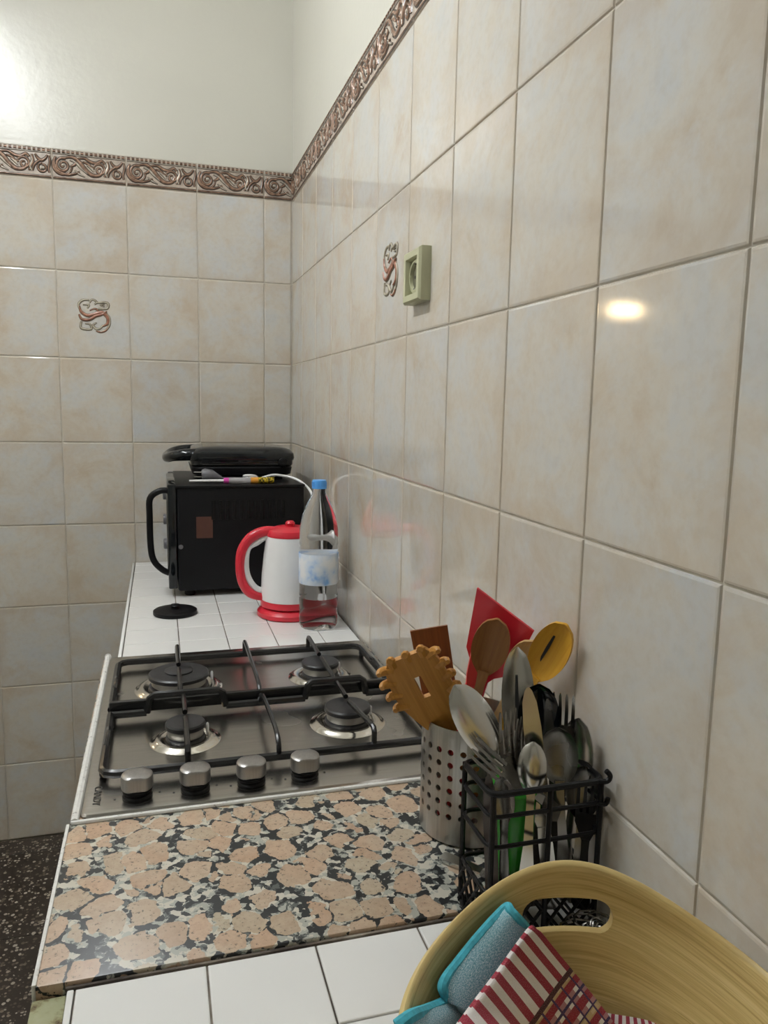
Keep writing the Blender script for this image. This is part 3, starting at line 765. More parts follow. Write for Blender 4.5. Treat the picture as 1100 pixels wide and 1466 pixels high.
def cord():
    y = -.425; z = ZO+.0036
    pts = [PY(348, 679, y), PY(362, 675, y), PY(375, 680, y)]
    c = PY(356, 680, y)
    o = thing('white_cord', (c.x, y, ZO), 'white mains cord, bunched on the oven, arching down behind the bottle', 'cord')
    x = c.x
    MB().tube([(x-.015, y+.01, z), (x-.010, y-.008, z+.004), (x+.006, y-.010, z+.010), (x+.020, y, z+.006), (x+.008, y+.012, z+.004), (x-.012, y+.006, z+.012), (x-.004, y-.008, z+.016), (x+.016, y-.004, z+.014), (x+.024, y+.006, z+.006), (x+.006, y+.016, z+.002)], .0034, 8, smooth=5).build('bunch', 'white_plastic', o)
    MB().box((x+.010, y-.012, z-.003), (x+.028, y+.014, z+.010), .002).build('cable_tie', 'white_plastic', o)
    p = [Vector((x+.02, y, z+.002))] + [PY(u, v_, yy) for u, v_, yy in ((388, 680.5, -.42), (404, 681, -.42), (420, 684.5, -.43), (434, 692, -.45), (446, 706, -.49), (452, 735, -.53), (452, 790, -.555), (449, 838, -.565))]
    p[1].z = max(p[1].z, z); p[2].z = max(p[2].z, z)
    e = p[-1]; p.append(Vector((e.x-.01, e.y-.01, ZT+.004))); p.append(Vector((e.x-.05, e.y+.015, ZT+.0036)))
    MB().tube(p, .0034, 8, smooth=6).build('lead', 'white_plastic', o)
cord()

def kettle():
    cx, cy = -.118, -.690
    o = thing('electric_kettle', (cx, cy, ZT), 'white electric kettle with red handle, lid and base beside the water bottle', 'kettle')
    z = ZT+.0003
    MB().lathe([(.074, z), (.078, z+.003), (.078, z+.012), (.070, z+.020), (.066, z+.022)], (cx, cy, 0), 40).build('power_base', 'red_plastic', o)
    MB().lathe([(.064, z+.0225), (.070, z+.026), (.070, z+.034), (.069, z+.040)], (cx, cy, 0), 40).build('foot_ring', 'red_plastic', o)
    bd = MB().lathe([(.068, z+.0405), (.069, z+.06), (.067, z+.10), (.062, z+.15), (.057, z+.185), (.055, z+.192)], (cx, cy, 0), 48)
    body = bd.build('body', 'white_plastic', o)
    MB().lathe([(.0555, z+.1925), (.056, z+.198), (.052, z+.207), (.036, z+.213), (0, z+.215)], (cx, cy, 0), 40).build('lid', 'red_plastic', o)
    ld = MB().lathe([(.010, z+.2145), (.012, z+.222), (.008, z+.227), (0, z+.228)], (cx, cy, 0), 16).build('lid_knob', 'red_plastic', o)
    # spout on the wall side
    MB().tube([(cx+.046, cy, z+.172), (cx+.058, cy, z+.184), (cx+.068, cy, z+.194)], [.018, .014, .009], 12, smooth=3, flat=.8).build('spout', 'white_plastic', o)
    hp = [(cx-.030, cy, z+.203), (cx-.062, cy, z+.203), (cx-.092, cy, z+.190), (cx-.113, cy, z+.160), (cx-.118, cy, z+.120), (cx-.112, cy, z+.082), (cx-.094, cy, z+.056), (cx-.066, cy, z+.046)]
    MB().tube(hp, [.011, .0125, .0125, .012, .011, .011, .0115, .010], 12, smooth=5).build('handle', 'red_plastic', o)
    ip = [(x_+.0135*(1 if i > 1 else .4), y_, z_+(-.0125 if i < 3 else .004 if i < 5 else .011)) for i, (x_, y_, z_) in enumerate(hp)]
    MB().tube(ip, .0075, 10, smooth=5).build('handle_grip', 'white_plastic', o)
kettle()

def bottle():
    cx, cy, z = -.071, -.802, ZT+.0003
    o = thing('water_bottle', (cx, cy, z), 'clear plastic water bottle with a blue cap beside the kettle', 'bottle')
    out = [(.030, z+.004), (.040, z), (.0435, z+.008), (.0440, z+.030), (.0425, z+.034), (.044, z+.040), (.044, z+.066), (.0425, z+.070), (.044, z+.075), (.0435, z+.10), (.0432, z+.175), (.044, z+.18), (.0425, z+.186), (.044, z+.194), (.0435, z+.225), (.038, z+.255), (.026, z+.285), (.0165, z+.302), (.0138, z+.310), (.0138, z+.318)]
    MB().lathe(out, (cx, cy, 0), 40).build('bottle_body', 'pet_clear', o)
    MB().lathe([(.0446, z+.103), (.0450, z+.104), (.0450, z+.171), (.0446, z+.172)], (cx, cy, 0), 40).build('paper_label', 'bottle_label', o)
    MB().lathe([(.0165, z+.3165), (.0165, z+.320), (.0142, z+.321)], (cx, cy, 0), 24).build('neck_ring', 'bottle_blue', o)
    cp_ = MB(); n = 40
    prof = [(.0156, z+.3195), (.0160, z+.333), (.0148, z+.3355), (0, z+.336)]
    cp_.lathe(prof, (cx, cy, 0), n)
    for i in range(20):
        a = 2*math.pi*i/20; cp_.box((-.0004, -.0006, 0), (.0006, .0006, .010))
        for q in cp_.v[-8:]: p_ = Vector((q.x+.0160, q.y, q.z)); q.x = cx+p_.x*math.cos(a)-p_.y*math.sin(a); q.y = cy+p_.x*math.sin(a)+p_.y*math.cos(a); q.z = z+.3215+p_.z
    cp_.build('cap', 'bottle_blue', o)
bottle()
dc = Vector((-.384, -.630, ZT))
o = thing('round_lid', dc, 'small black round lid lying flat on white tiles beside the oven', 'lid')
MB().lathe([(.049, ZT+.0002), (.051, ZT+.002), (.051, ZT+.009), (.048, ZT+.011), (.030, ZT+.0118), (0, ZT+.012)], (dc.x, dc.y, 0), 40).build('disc', 'black_satin', o)
MB().lathe([(.010, ZT+.0118), (.009, ZT+.016), (.012, ZT+.020), (.010, ZT+.023), (0, ZT+.0235)], (dc.x, dc.y, 0), 20).build('lid_knob', 'black_satin', o)

# ================================================================ UTENSIL CUP
CX, CY, CR, CH = -.0635, -1.672, .0575, .140
ZG = .8803
def cup():
    o = thing('utensil_cup', (CX, CY, ZG), 'brushed steel utensil cup with rows of round holes', 'utensil holder')
    seg = 120; rows = 46; t = .0012
    # thin wall with real round holes: boolean-free, built by a boolean below
    q = MB()
    prof = [(0, ZG), (CR-.003, ZG), (CR, ZG+.003), (CR, ZG+CH-.002), (CR-.0006, ZG+CH), (CR-.0016, ZG+CH), (CR-.0022, ZG+CH-.002), (CR-.0022, ZG+.004), (CR-.005, ZG+.0025), (0, ZG+.0025)]
    q.lathe(prof, (CX, CY, 0), 96)
    body = q.build('cup_wall', 'cup_steel', o, ang=40)
    cut = MB()
    base_ang = math.atan2(CAM.y-CY, CAM.x-CX)
    for ci in range(-7, 12):
        a = base_ang - R(20.5) + R(15.0)*ci - R(1)
        for ri in range(6):
            zz = ZG+.036+ri*.0155
            q2 = MB().lathe([(.0036, -.006), (.0036, .006)], (0, 0, 0), 14)
            d_ = Vector((math.cos(a), math.sin(a), 0)); x_ = Vector((-d_.y, d_.x, 0))
            q2.xf(frame(Vector((CX, CY, zz)) + d_*CR, x_, Vector((0, 0, 1)), d_)); cut.add(q2.v, q2.f)
    c = cut.build('tmp_cut', 'cup_steel', o)
    md = body.modifiers.new('holes', 'BOOLEAN'); md.object = c; md.operation = 'DIFFERENCE'; md.solver = 'EXACT'
    bpy.context.view_layer.update()
    me = bpy.data.meshes.new_from_object(body.evaluated_get(bpy.context.evaluated_depsgraph_get()))
    body.modifiers.clear(); body.data = me; bpy.data.objects.remove(c)
    me.polygons.foreach_set('use_smooth', [True]*len(me.polygons)); me.set_sharp_from_angle(angle=R(40))
cup()

# ---- utensil shapes, local frame: handle end at the origin, +y to the tip, concave side +z
def ell(y0, y1, hw, dish, n=10, zt=0, pw=.5, tipf=0.0):
    out = []
    for i in range(n+1):
        t = i/n; s_ = max(0.0, 1-(2*t-1)**2)**pw
        out.append((y0+(y1-y0)*t, max(.0012, hw*s_), zt*t, dish*s_))
    return out
def spoon(label, cat, base, tip, face, L_bowl, hw, dish, mat, hmat=None, hw_handle=.0045, th=.0014, name='spoon', group=None, slot=None, htip=.009):
    mt = axis_frame(base, tip, face); o = thing(name, base, label, cat, group, mt)
    L = (Vector(tip)-Vector(base)).length; yb = L-L_bowl
    bow = .006
    hs = [(0, htip*.6, .003, 0), (.006, htip, .003, 0), (L*.15, htip*.85, bow*.5, 0), (yb*.55, hw_handle, bow, 0), (yb-.012, hw_handle*.8, bow*.4, 0), (yb+.004, hw_handle*1.0, 0, 0)]
    MB().strip(hs, th*1.5, 4).build('handle', hmat or mat, o, world=False)
    b = ell(yb, L, hw, dish, 14)
    b = [(y, max(w_, hw_handle if y < yb+.006 else .001), z_, d_) for y, w_, z_, d_ in b]
    bo = MB().strip(b, th, 10).build('bowl', mat, o, world=False)
    if slot:
        for sx in slot: MB().strip([(yb+L_bowl*.25, .0012, -dish*.9+.002, 0), (yb+L_bowl*.5, .0018, -dish+.0022, 0), (yb+L_bowl*.72, .0012, -dish*.9+.002, 0)], .0012, 2).xf(Matrix.Translation((sx, 0, 0))).build('slot', 'black_hole', bo, world=False)
    return o
def fork(label, base, tip, face, mat='cutlery_steel', L_head=.072, hw=.0125, tines=4, hmat=None, group=None):
    mt = axis_frame(base, tip, face); o = thing('fork', base, label, 'fork', group, mt)
    L = (Vector(tip)-Vector(base)).length; yb = L-L_head; ym = yb+L_head*.40
    MB().strip([(0, .006, 0, 0), (.006, .009, 0, 0), (L*.2, .008, .003, 0), (yb*.6, .0045, .005, 0), (yb-.01, .0036, .003, 0), (yb, .004, .001, 0)], .0022, 4).build('handle', hmat or mat, o, world=False)
    MB().strip([(yb-.001, .004, .001, 0), (yb+L_head*.12, .008, -.002, .0006), (yb+L_head*.25, hw, -.004, .001), (ym, hw, -.004, .001)], .0016, 6).build('head', mat, o, world=False)
    tw = hw*2/(tines*1.55)
    for i in range(tines):
        x = -hw+tw/2+(2*hw-tw)*i/(tines-1)
        MB().strip([(ym-.001, tw/2, -.004, 0), (yb+L_head*.7, tw/2*.9, -.0025, 0), (L-.004, tw/2*.7, .001, 0), (L, tw/2*.25, .0018, 0)], .0016, 2).xf(Matrix.Translation((x, 0, 0))).build('tine', mat, o, world=False)
    return o
def knife(label, base, tip, face, Lh=.10, hw=.0095, mat='cutlery_steel', hmat=None):
    mt = axis_frame(base, tip, face); o = thing('knife', base, label, 'knife', None, mt)
    L = (Vector(tip)-Vector(base)).length
    MB().strip([(0, .006, 0, 0), (.006, .008, 0, 0), (Lh*.8, .007, 0, 0), (Lh, .006, 0, 0)], .004, 4).build('handle', hmat or mat, o, world=False)
    bl = [(Lh, .006, 0), (Lh+.008, hw, 0), (L-.04, hw, 0), (L-.015, hw*.8, .001), (L-.004, hw*.45, .003), (L, hw*.12, .004)]
    q = MB().strip([(y, w_, 0, 0) for y, w_, x_ in bl], .0013, 4); 
    q.build('blade', mat, o, world=False); return o

def inside(u, v, y, z):  # a point of the view ray carried on, used only to pick a handle's foot
    return PY(u, v, y)
tocam = lambda p: (CAM-Vector(p)).normalized()
FLOOR_CUP = ZG+.004
# --- wooden pasta server
def pasta_server():
    base = Vector((CX+.030, CY+.012, FLOOR_CUP+.01)); tip = PY(581, 938, CY-.030)
    mt = axis_frame(base, tip, tocam(tip)+Vector((-.25, 0, .1))); o = thing('pasta_server', base, 'orange-brown wooden toothed pasta server in the perforated steel cup', 'pasta server', None, mt)
    L = (tip-base).length; Lh = .108; yb = L-Lh
    MB().strip([(0, .007, 0, 0), (yb*.5, .0075, 0, 0), (yb-.02, .012, 0, 0), (yb+.004, .0178, 0, 0)], .007, 6).build('handle', 'wood_orange', o, world=False)
    # head outline with a real slot
    hw = .033; t2 = .0032
    def outl(y):
        t = (y-yb)/Lh; return hw*(.54+.46*min(1, t/.42)**.9) if t < .42 else hw*(1-.30*max(0, (t-.70)/.30)**2)
    ys = [yb+Lh*i/14 for i in range(15)]
    q = MB(); 
    sl = (yb+Lh*.44, yb+Lh*.74, .0042)
    for sgn in (-1, 1):
        for i in range(14):
            y0_, y1_ = ys[i], ys[i+1]
            def inner(y): return sl[2] if sl[0] < y < sl[1] else 0
            ymid = (y0_+y1_)/2; inn = inner(ymid)
            pts = [(sgn*inn, y0_), (sgn*outl(y0_), y0_), (sgn*outl(y1_), y1_), (sgn*inn, y1_)]
            if sgn < 0: pts = pts[::-1]
            q.prism(pts, -t2, t2)
    bm = bmesh.new(); me = q.mesh('head', 'wood_orange', True, 40); bm.from_mesh(me)
    bmesh.ops.remove_doubles(bm, verts=bm.verts[:], dist=1e-5); 
    seen = {}; dele = []
    for f_ in bm.faces:
        k_ = tuple(sorted(v_.index for v_ in f_.verts))
        if k_ in seen: dele += [f_, seen[k_]]
        else: seen[k_] = f_
    bmesh.ops.delete(bm, geom=list(set(dele)), context='FACES'); bmesh.ops.recalc_face_normals(bm, faces=bm.faces[:]); bm.to_mesh(me); bm.free()
    hd = link('head', me, o)
    for sgn in (-1, 1):
        for i in range(4):
            y = yb+Lh*(.40+.165*i); w_ = outl(y)
            MB().tube([(sgn*(w_-.008), y-.001, 0), (sgn*(w_+.001), y+.003, .001), (sgn*(w_+.0055), y+.005, .004), (sgn*(w_+.0065), y+.006, .009)], [.0050, .0054, .0046, .0028], 8, smooth=2).build('tooth', 'wood_orange', hd, world=False)
    for i in range(3):
        x = -.018+.018*i
        MB().tube([(x, L-.008, 0), (x, L+.001, .001), (x, L+.004, .006)], [.0058, .0056, .0036], 8, smooth=2).build('tooth', 'wood_orange', hd, world=False)
pasta_server()
def spatula(label, base, tip, face, Lh, w0, w1, mat, slant=0, slots=0, th=.004, name='spatula', hw=.006, hmat=None):
    base, tip = Vector(base), Vector(tip); mt = axis_frame(base, tip, face); o = thing(name, base, label, 'spatula', None, mt)
    L = (tip-base).length; yb = L-Lh
    MB().strip([(0, hw*.9, 0, 0), (yb*.6, hw, 0, 0), (yb+.002, hw*1.1, 0, 0)], th*1.6, 6).build('handle', hmat or mat, o, world=False)
    q = MB(); n = 10; vs = []
    poly_l = []; poly_r = []
    for i in range(n+1):
        t = i/n; e = min(1, t/.3); e = e*e*(3-2*e); w_ = (hw*1.1)*(1-e)+(w0+(w1-w0)*t)*e
        y = yb+Lh*t
        poly_l.append((-w_, y+slant*t*.5)); poly_r.append((w_, y-slant*t*.5))
    if slots:
        sw = w0*2/(slots*2+1)
        def halves(t0, t1, xa, xb):
            pass
    q.prism(poly_r + poly_l[::-1], -th/2, th/2)
    h = q.build('blade', mat, o, world=False)
    for k_ in range(slots):
        x = (k_-(slots-1)/2)*w0*.55
        MB().box((x-.0022, yb+Lh*.40, -th*.56), (x+.0022, yb+Lh*.82, th*.56)).build('slot', 'black_hole', h, world=False)
    return o
t_ = PY(614, 899, CY+.030)
spatula('dark brown flat-ended wooden spatula in the perforated steel cup', (CX-.004, CY+.012, FLOOR_CUP), t_, tocam(t_), .11, .020, .0225, 'wood_dark')
t_ = PY(724, 872, CY-.050)
spatula('red plastic turner with a slanted end in the perforated steel cup', (CX-.014, CY+.044, FLOOR_CUP), t_, tocam(t_)+Vector((-.2, 0, 0)), .098, .026, .037, 'red_plastic', slant=.022, slots=0, th=.003)
t_ = PY(713, 886, CY-.064)
spoon('brown wooden spoon in the perforated steel cup before the red turner', 'spoon', (CX-.020, CY+.020, FLOOR_CUP), t_, tocam(t_), .072, .0205, .006, 'wood_brown', hw_handle=.0065, th=.004, name='wooden_spoon', htip=.0065)
t_ = PY(765, 918, CY-.088)
spoon('light brown wooden spoon in the perforated steel cup between red turner and yellow spoon', 'spoon', (CX-.004, CY+.032, FLOOR_CUP), t_, tocam(t_), .070, .0185, .006, 'wood_pale', hw_handle=.0060, th=.004, name='wooden_spoon', htip=.006)
t_ = PX(811, 894, -.019)
spoon('yellow slotted wooden spoon leaning to the wall from the perforated steel cup', 'spoon', (CX+.010, CY+.044, FLOOR_CUP), t_, tocam(t_)+Vector((-.3, 0, 0)), .085, .0205, .006, 'wood_yellow', hw_handle=.0065, th=.004, name='wooden_spoon', htip=.0065, slot=(-.005,))
t_ = PY(700, 938, CY-.018)
spatula('red plastic spatula with a narrow blade in the perforated steel cup', (CX-.034, CY+.002, FLOOR_CUP), PY(688, 925, CY-.030), (-.2, -1, .2), .05, .008, .009, 'pink_red', th=.005)
spatula('short red spatula handle at the rim of the perforated steel cup', (CX+.006, CY+.004, FLOOR_CUP), PY(618, 1020, CY-.012), (-.2, -1, .3), .06, .006, .0065, 'red_plastic', th=.005)

# ================================================================ CUTLERY BASKET
BX0, BX1, BY0, BY1 = -.128, -.012, -1.874, -1.806
ZB = .8836; ZR = 1.030
def basket():
    o = thing('cutlery_basket', ((BX0+BX1)/2, (BY0+BY1)/2, ZT), 'black wire cutlery basket full of spoons and forks against the wall', 'cutlery basket')
    rw = .0026
    def loop(z, r_=rw, ins=0): return MB().tube([(x, y, z) for x, y in rrect(BX0+ins, BX1-ins, BY0+ins, BY1-ins, .010, 4)], r_, 8, closed=True)
    loop(ZR, .0032).build('rim_wire', 'black_plastic', o)
    for z in (ZR-.022, ZR-.052, ZR-.10, ZB): loop(z, .0022).build('rail_wire', 'black_plastic', o)
    for x in (BX0+.002, (BX0+BX1)/2+.002, BX1-.002):
        for y in (BY0, BY1): MB().tube([(x, y, ZT+.0004 if y == BY0 else .8806), (x, y, ZR)], .0028, 8).build('post', 'black_plastic', o)
    # hook curling up at the wall side
    MB().tube([(BX1-.006, BY0, ZR), (BX1+.002, BY0-.003, ZR+.001), (BX1+.005, BY0-.003, ZR+.006), (BX1+.001, BY0-.002, ZR+.011)], .0026, 8, smooth=4).build('hook', 'black_plastic', o)
    MB().tube([(BX1-.006, BY0, ZR-.022), (BX1+.002, BY0-.003, ZR-.022), (BX1+.004, BY0-.003, ZR-.016)], .0024, 8, smooth=4).build('hook', 'black_plastic', o)
    # diagonal lattice wires on the lower band of the two visible sides
    def lat(p, q, n, z0, z1):
        for i in range(n):
            for s_ in (0, 1):
                a = i/n; b = (i+1)/n
                if s_: a, b = b, a
                A = Vector(p).lerp(Vector(q), a); B = Vector(p).lerp(Vector(q), b)
                MB().tube([(A.x, A.y, z0), (B.x, B.y, z1)], .0017, 6).build('lattice_wire', 'black_plastic', o)
    for z0, z1 in ((ZB, ZB+.024), (ZB+.024, ZB+.048)):
        lat((BX0, BY0, 0), (BX1, BY0, 0), 6, z0, z1); lat((BX0, BY0, 0), (BX0, BY1, 0), 4, z0, z1)
    q = MB()
    for i in range(1, 8):
        x = BX0+(BX1-BX0)*i/8; q.tube([(x, BY0, ZB), (x, BY1, ZB)], .0016, 6)
    q.build('base_grid', 'black_plastic', o)
basket()
def tumbler(cx, cy, label, r_, h):
    o = thing('tumbler', (cx, cy, ZB+.003), label, 'tumbler')
    z = ZB+.0025
    MB().lathe([(0, z), (r_*.82, z), (r_*.86, z+.003), (r_, z+h), (r_-.0018, z+h), (r_*.82, z+.005), (0, z+.004)], (cx, cy, 0), 32).build('cup_wall', 'green_plastic', o)
    MB().lathe([(r_-.001, z+h-.003), (r_+.0012, z+h-.001), (r_+.0008, z+h+.001), (r_-.002, z+h+.001)], (cx, cy, 0), 32).build('rim', 'green_plastic', o)
mx = (BX0+BX1)/2
tumbler(mx-.016, BY1-.028, 'green plastic tumbler holding cutlery inside the black wire basket', .0235, .128)
zc = ZB+.008
FACE = lambda p, dx=0, dz=0: tocam(p)+Vector((dx, 0, dz))
def foot(u, v, y, z=None):
    p = PY(u, v, y); p.x = max(BX0+.010, min(BX1-.010, p.x)); p.z = max(zc, p.z if z is None else z); return p
G = 'cutlery standing in the wire basket'
t_ = PY(651, 981, -1.822)
spoon('large shiny steel spoon leaning out over the perforated steel cup', 'spoon', foot(762, 1170, -1.846), t_, FACE(t_, .1, .2), .084, .0195, -.006, 'cutlery_steel', hw_handle=.0050, group=G)
t_ = PY(741, 926, -1.790)
spoon('tall steel slotted serving spoon behind the table knife', 'spoon', foot(742, 1330, -1.826), t_, FACE(t_), .105, .0165, .003, 'cutlery_steel', hw_handle=.0095, group=G, slot=(-.001,))
t_ = PY(772, 979, -1.815)
spoon('round dark serving spoon behind the bright knife blade', 'spoon', foot(768, 1300, -1.834), t_, FACE(t_, .0), .066, .0205, .009, 'black_gloss', hw_handle=.005, group=G)
t_ = PY(756, 984, -1.842)
knife('bright steel table knife standing before the dark serving spoon', foot(792, 1300, -1.858), t_, FACE(t_), .085, .0085)
t_ = PY(808, 992, -1.826)
fork('steel fork with tines up beside the dark serving spoon', foot(790, 1290, -1.820), t_, FACE(t_, -.2), 'cutlery_steel', .060, .0115)
t_ = PY(784, 1000, -1.826)
knife('slim steel knife crossing behind the fork tines', foot(805, 1290, -1.828), t_, FACE(t_, -.5), .09, .0050, 'dull_steel')
t_ = PY(798, 1041, -1.840)
spoon('dull grey tablespoon facing out above the basket rim', 'spoon', foot(808, 1310, -1.842), t_, FACE(t_), .060, .0190, .006, 'dull_steel', group=G)
t_ = PX(830, 1028, -.018)
spoon('dark steel spoon turned edge-on, closest to the wall', 'spoon', foot(868, 1300, -1.838), t_, (-1, -.45, .2), .078, .0190, .007, 'cutlery_steel', group=G)
t_ = PY(838, 1097, -1.850)
spoon('grey teaspoon low in the basket behind the black fork', 'spoon', foot(838, 1320, -1.852), t_, FACE(t_), .055, .0165, .005, 'dull_steel', group=G)
t_ = PY(845, 1118, -1.8630)
fork('black plastic fork low in the wire basket before the teaspoon', foot(838, 1320, -1.8630), t_, FACE(t_), 'black_plastic', .060, .0115)
t_ = PY(676, 1068, -1.846)
fork('steel fork drooping sideways from the basket across the steel cup', foot(800, 1168, -1.852), t_, FACE(t_, 0, .5), 'dull_steel', .075, .0105)
t_ = PY(726, 1016, -1.836)
fork('dark steel fork standing between the large spoon and the knife', foot(755, 1280, -1.850), t_, FACE(t_, .5), 'dull_steel', .075, .0105)
t_ = PY(747, 1024, -1.834)
fork('dark steel fork with tines turned sideways beside the bright knife', foot(765, 1280, -1.842), t_, FACE(t_, .9), 'dull_steel', .072, .0105)
t_ = PY(764, 1062, -1.856)
spoon('small shiny teaspoon leaning under the bright knife', 'spoon', foot(752, 1290, -1.862), t_, FACE(t_), .050, .0135, -.005, 'cutlery_steel', group=G)
t_ = PY(700, 1108, -1.860)
knife('dark brown-handled knife standing at the lattice side of the basket', foot(706, 1330, -1.862), t_, FACE(t_, -.3), .020, .0065, 'dark_handle', 'dark_handle')
t_ = PY(720, 1112, -1.862)
spoon('dark coffee spoon low at the lattice side of the basket', 'spoon', foot(728, 1330, -1.862), t_, FACE(t_, -.5), .045, .0110, .004, 'dull_steel', group=G)
# handle lying on the granite before the cup
p0 = PZ(633, 1226, .8835); p1 = PZ(692, 1250, .8835)
p1 = p0+(p1-p0)*1.02
o = thing('butter_knife', p0, 'steel butter knife lying on the granite before the perforated cup', 'knife', None, axis_frame(p0, p1+(p1-p0)*.2, (0, 0, 1)))
MB().strip([(0, .006, 0, 0), (.005, .0075, 0, 0), (.035, .0065, 0, 0), (.050, .005, 0, 0)], .005, 6).build('handle', 'cutlery_steel', o, world=False)
MB().strip([(.049, .005, -.001, 0), (.052, .0065, -.001, 0), (.060, .0065, -.001, 0), (.066, .003, -.001, 0)], .0014, 4).build('blade', 'cutlery_steel', o, world=False)
# dark steel scourer in the corner between basket and wall
def scourer():
    c = Vector((-.036, -1.905, ZT+.019))
    q = MB(); rnd = random.Random(3); pts = []
    for i in range(230):
        a = i*.61; b = i*.171
        r_ = .013+.007*math.sin(b*2.3)
        pts.append(c + Vector(((.012+r_*math.cos(b))*math.cos(a)*.95, (.008+r_*math.cos(b))*math.sin(a)*.95, r_*math.sin(b)*.82)))
    q.tube(pts, .0011, 5)
    o = thing('scourer', (c.x, c.y, ZT), 'dark shiny wire scourer on the tiles between the basket and bamboo bowl', 'scourer')
    q.build('coil', 'dull_steel', o)
scourer()

# ================================================================ BAMBOO BOWL
WX, WY, WR, WZ = -.1495, -2.1149, .1373, .9933
WA, WP, WW = .0369, 1.3016, .62
BZ = ZT+.0005
def wrad(z):            # outer radius at height z
    s_ = (z-BZ)/(WZ-BZ); s_ = max(0, s_)
    return .086+(WR-.086)*min(1, s_)**.62 + .002*max(0, s_-1)
def rim_z(a):
    z = WZ
    for p in (WP, WP+math.pi):
        d = (a-p+math.pi) % (2*math.pi)-math.pi; z += WA*math.exp(-(d/.7)**2)
    return z
def bowl():
    o = thing('bamboo_bowl', (WX, WY, ZT), 'round coiled bamboo bowl with a handle slot, holding kitchen cloths', 'bowl')
    th = .0065; na = 128; nv = 26
    vs = []; fs = []; uv = []
    def ringpts(off, vlist):
        for t in vlist:
            for j in range(na):
                a = 2*math.pi*j/na; zr = rim_z(a)-(0 if off == 0 else 0)
                z = BZ+(zr-BZ)*t
                if off: z = max(z, BZ+th)
                r_ = wrad(z)-off
                vs.append((WX+r_*math.cos(a), WY+r_*math.sin(a), z)); uv.append((a/(2*math.pi), t))
    tl = [(i/nv)**1.3 for i in range(nv+1)]
    ringpts(0, tl)                      # outer wall, going up
    # rounded lip
    for k_, (dz, of) in enumerate(((.0022, .0016), (.0030, .0032), (.0022, .005))):
        for j in range(na):
            a = 2*math.pi*j/na; zr = rim_z(a); r_ = wrad(zr)-of
            vs.append((WX+r_*math.cos(a), WY+r_*math.sin(a), zr+dz)); uv.append((a/(2*math.pi), 1.0+.004*k_))
    ringpts(th, tl[::-1])
    nr = len(vs)//na
    for i in range(nr-1):
        for j in range(na): k_ = (j+1) % na; fs.append([i*na+j, i*na+k_, (i+1)*na+k_, (i+1)*na+j])
    # inner floor rings, to the centre, and closed underside
    last = nr-1
    for rr_ in (.055, .03, .01):
        for j in range(na):
            a = 2*math.pi*j/na; vs.append((WX+rr_*math.cos(a), WY+rr_*math.sin(a), BZ+th)); uv.append((a/(2*math.pi), -.6+rr_*6))
    for i in range(last, last+3):
        for j in range(na): k_ = (j+1) % na; fs.append([i*na+j, i*na+k_, (i+1)*na+k_, (i+1)*na+j])
    fs.append([(last+3)*na+j for j in range(na)]); fs.append(list(range(na))[::-1])
    me = bpy.data.meshes.new('bowl_wall'); me.from_pydata(vs, [], fs)
    ul = me.uv_layers.new(name='UVMap')
    for p in me.polygons:
        us = [uv[me.loops[l_].vertex_index] for l_ in p.loop_indices]
        wrap = max(u[0] for u in us)-min(u[0] for u in us) > .5
        for l_, u in zip(p.loop_indices, us): ul.data[l_].uv = (u[0]+(1 if wrap and u[0] < .5 else 0), u[1])
    bm = bmesh.new(); bm.from_mesh(me); bmesh.ops.recalc_face_normals(bm, faces=bm.faces[:]); bm.to_mesh(me); bm.free()
    me.materials.append(M['bamboo'])
    me.transform(o.matrix_basis.inverted())
    body = link('bowl_wall', me, o)
    # handle slots through both raised ends
    cut = MB()
    sc = PY(812, 1311, WY+.1295*math.sin(WP-.05)); zs = sc.z
    a0 = math.atan2(sc.y-WY, sc.x-WX)
    for a in (a0, a0+math.pi):
        d_ = Vector((math.cos(a), math.sin(a), 0)); x_ = Vector((-d_.y, d_.x, 0))
        poly = []
        hh, hl = .0128, .0225
        for i in range(25):
            an = -math.pi/2+math.pi*min(i, 12)/12 if i <= 12 else math.pi/2+math.pi*(i-13)/12
            cx_ = hl if i <= 12 else -hl
            poly.append((cx_+hh*math.cos(an), hh*math.sin(an)))
        poly.append(poly[0]); poly = poly[:-1]
        poly = [p for i, p in enumerate(poly) if i == 0 or (abs(p[0]-poly[i-1][0])+abs(p[1]-poly[i-1][1])) > 1e-6]
        q2 = MB().prism(poly, -.04, .04); q2.xf(frame(Vector((WX, WY, zs))+d_*.135, x_, Vector((0, 0, 1)), d_)); cut.add(q2.v, q2.f)
    c = cut.build('tmp_cut', 'bamboo_rim', o)
    md = body.modifiers.new('slots', 'BOOLEAN'); md.object = c; md.operation = 'DIFFERENCE'; md.solver = 'EXACT'
    bpy.context.view_layer.update()
    me2 = bpy.data.meshes.new_from_object(body.evaluated_get(bpy.context.evaluated_depsgraph_get()))
    body.modifiers.clear(); body.data = me2; bpy.data.objects.remove(c)
    me2.polygons.foreach_set('use_smooth', [True]*len(me2.polygons)); me2.set_sharp_from_angle(angle=R(42))
bowl()
def wall_point(u, v, off):
    # where a view ray meets the inside of the bowl, off metres before the wall
    d = ray(u, v).normalized(); t = .3
    while t < 1.2:
        p = CAM+d*t
        if p.z < BZ+.0065+off*.5: return p
        if p.y > WY-.05 and (Vector((p.x-WX, p.y-WY)).length > wrad(p.z)-.0065-off) and p.z < rim_z(math.atan2(p.y-WY, p.x-WX))+.02: return p
        t += .0005
    return p
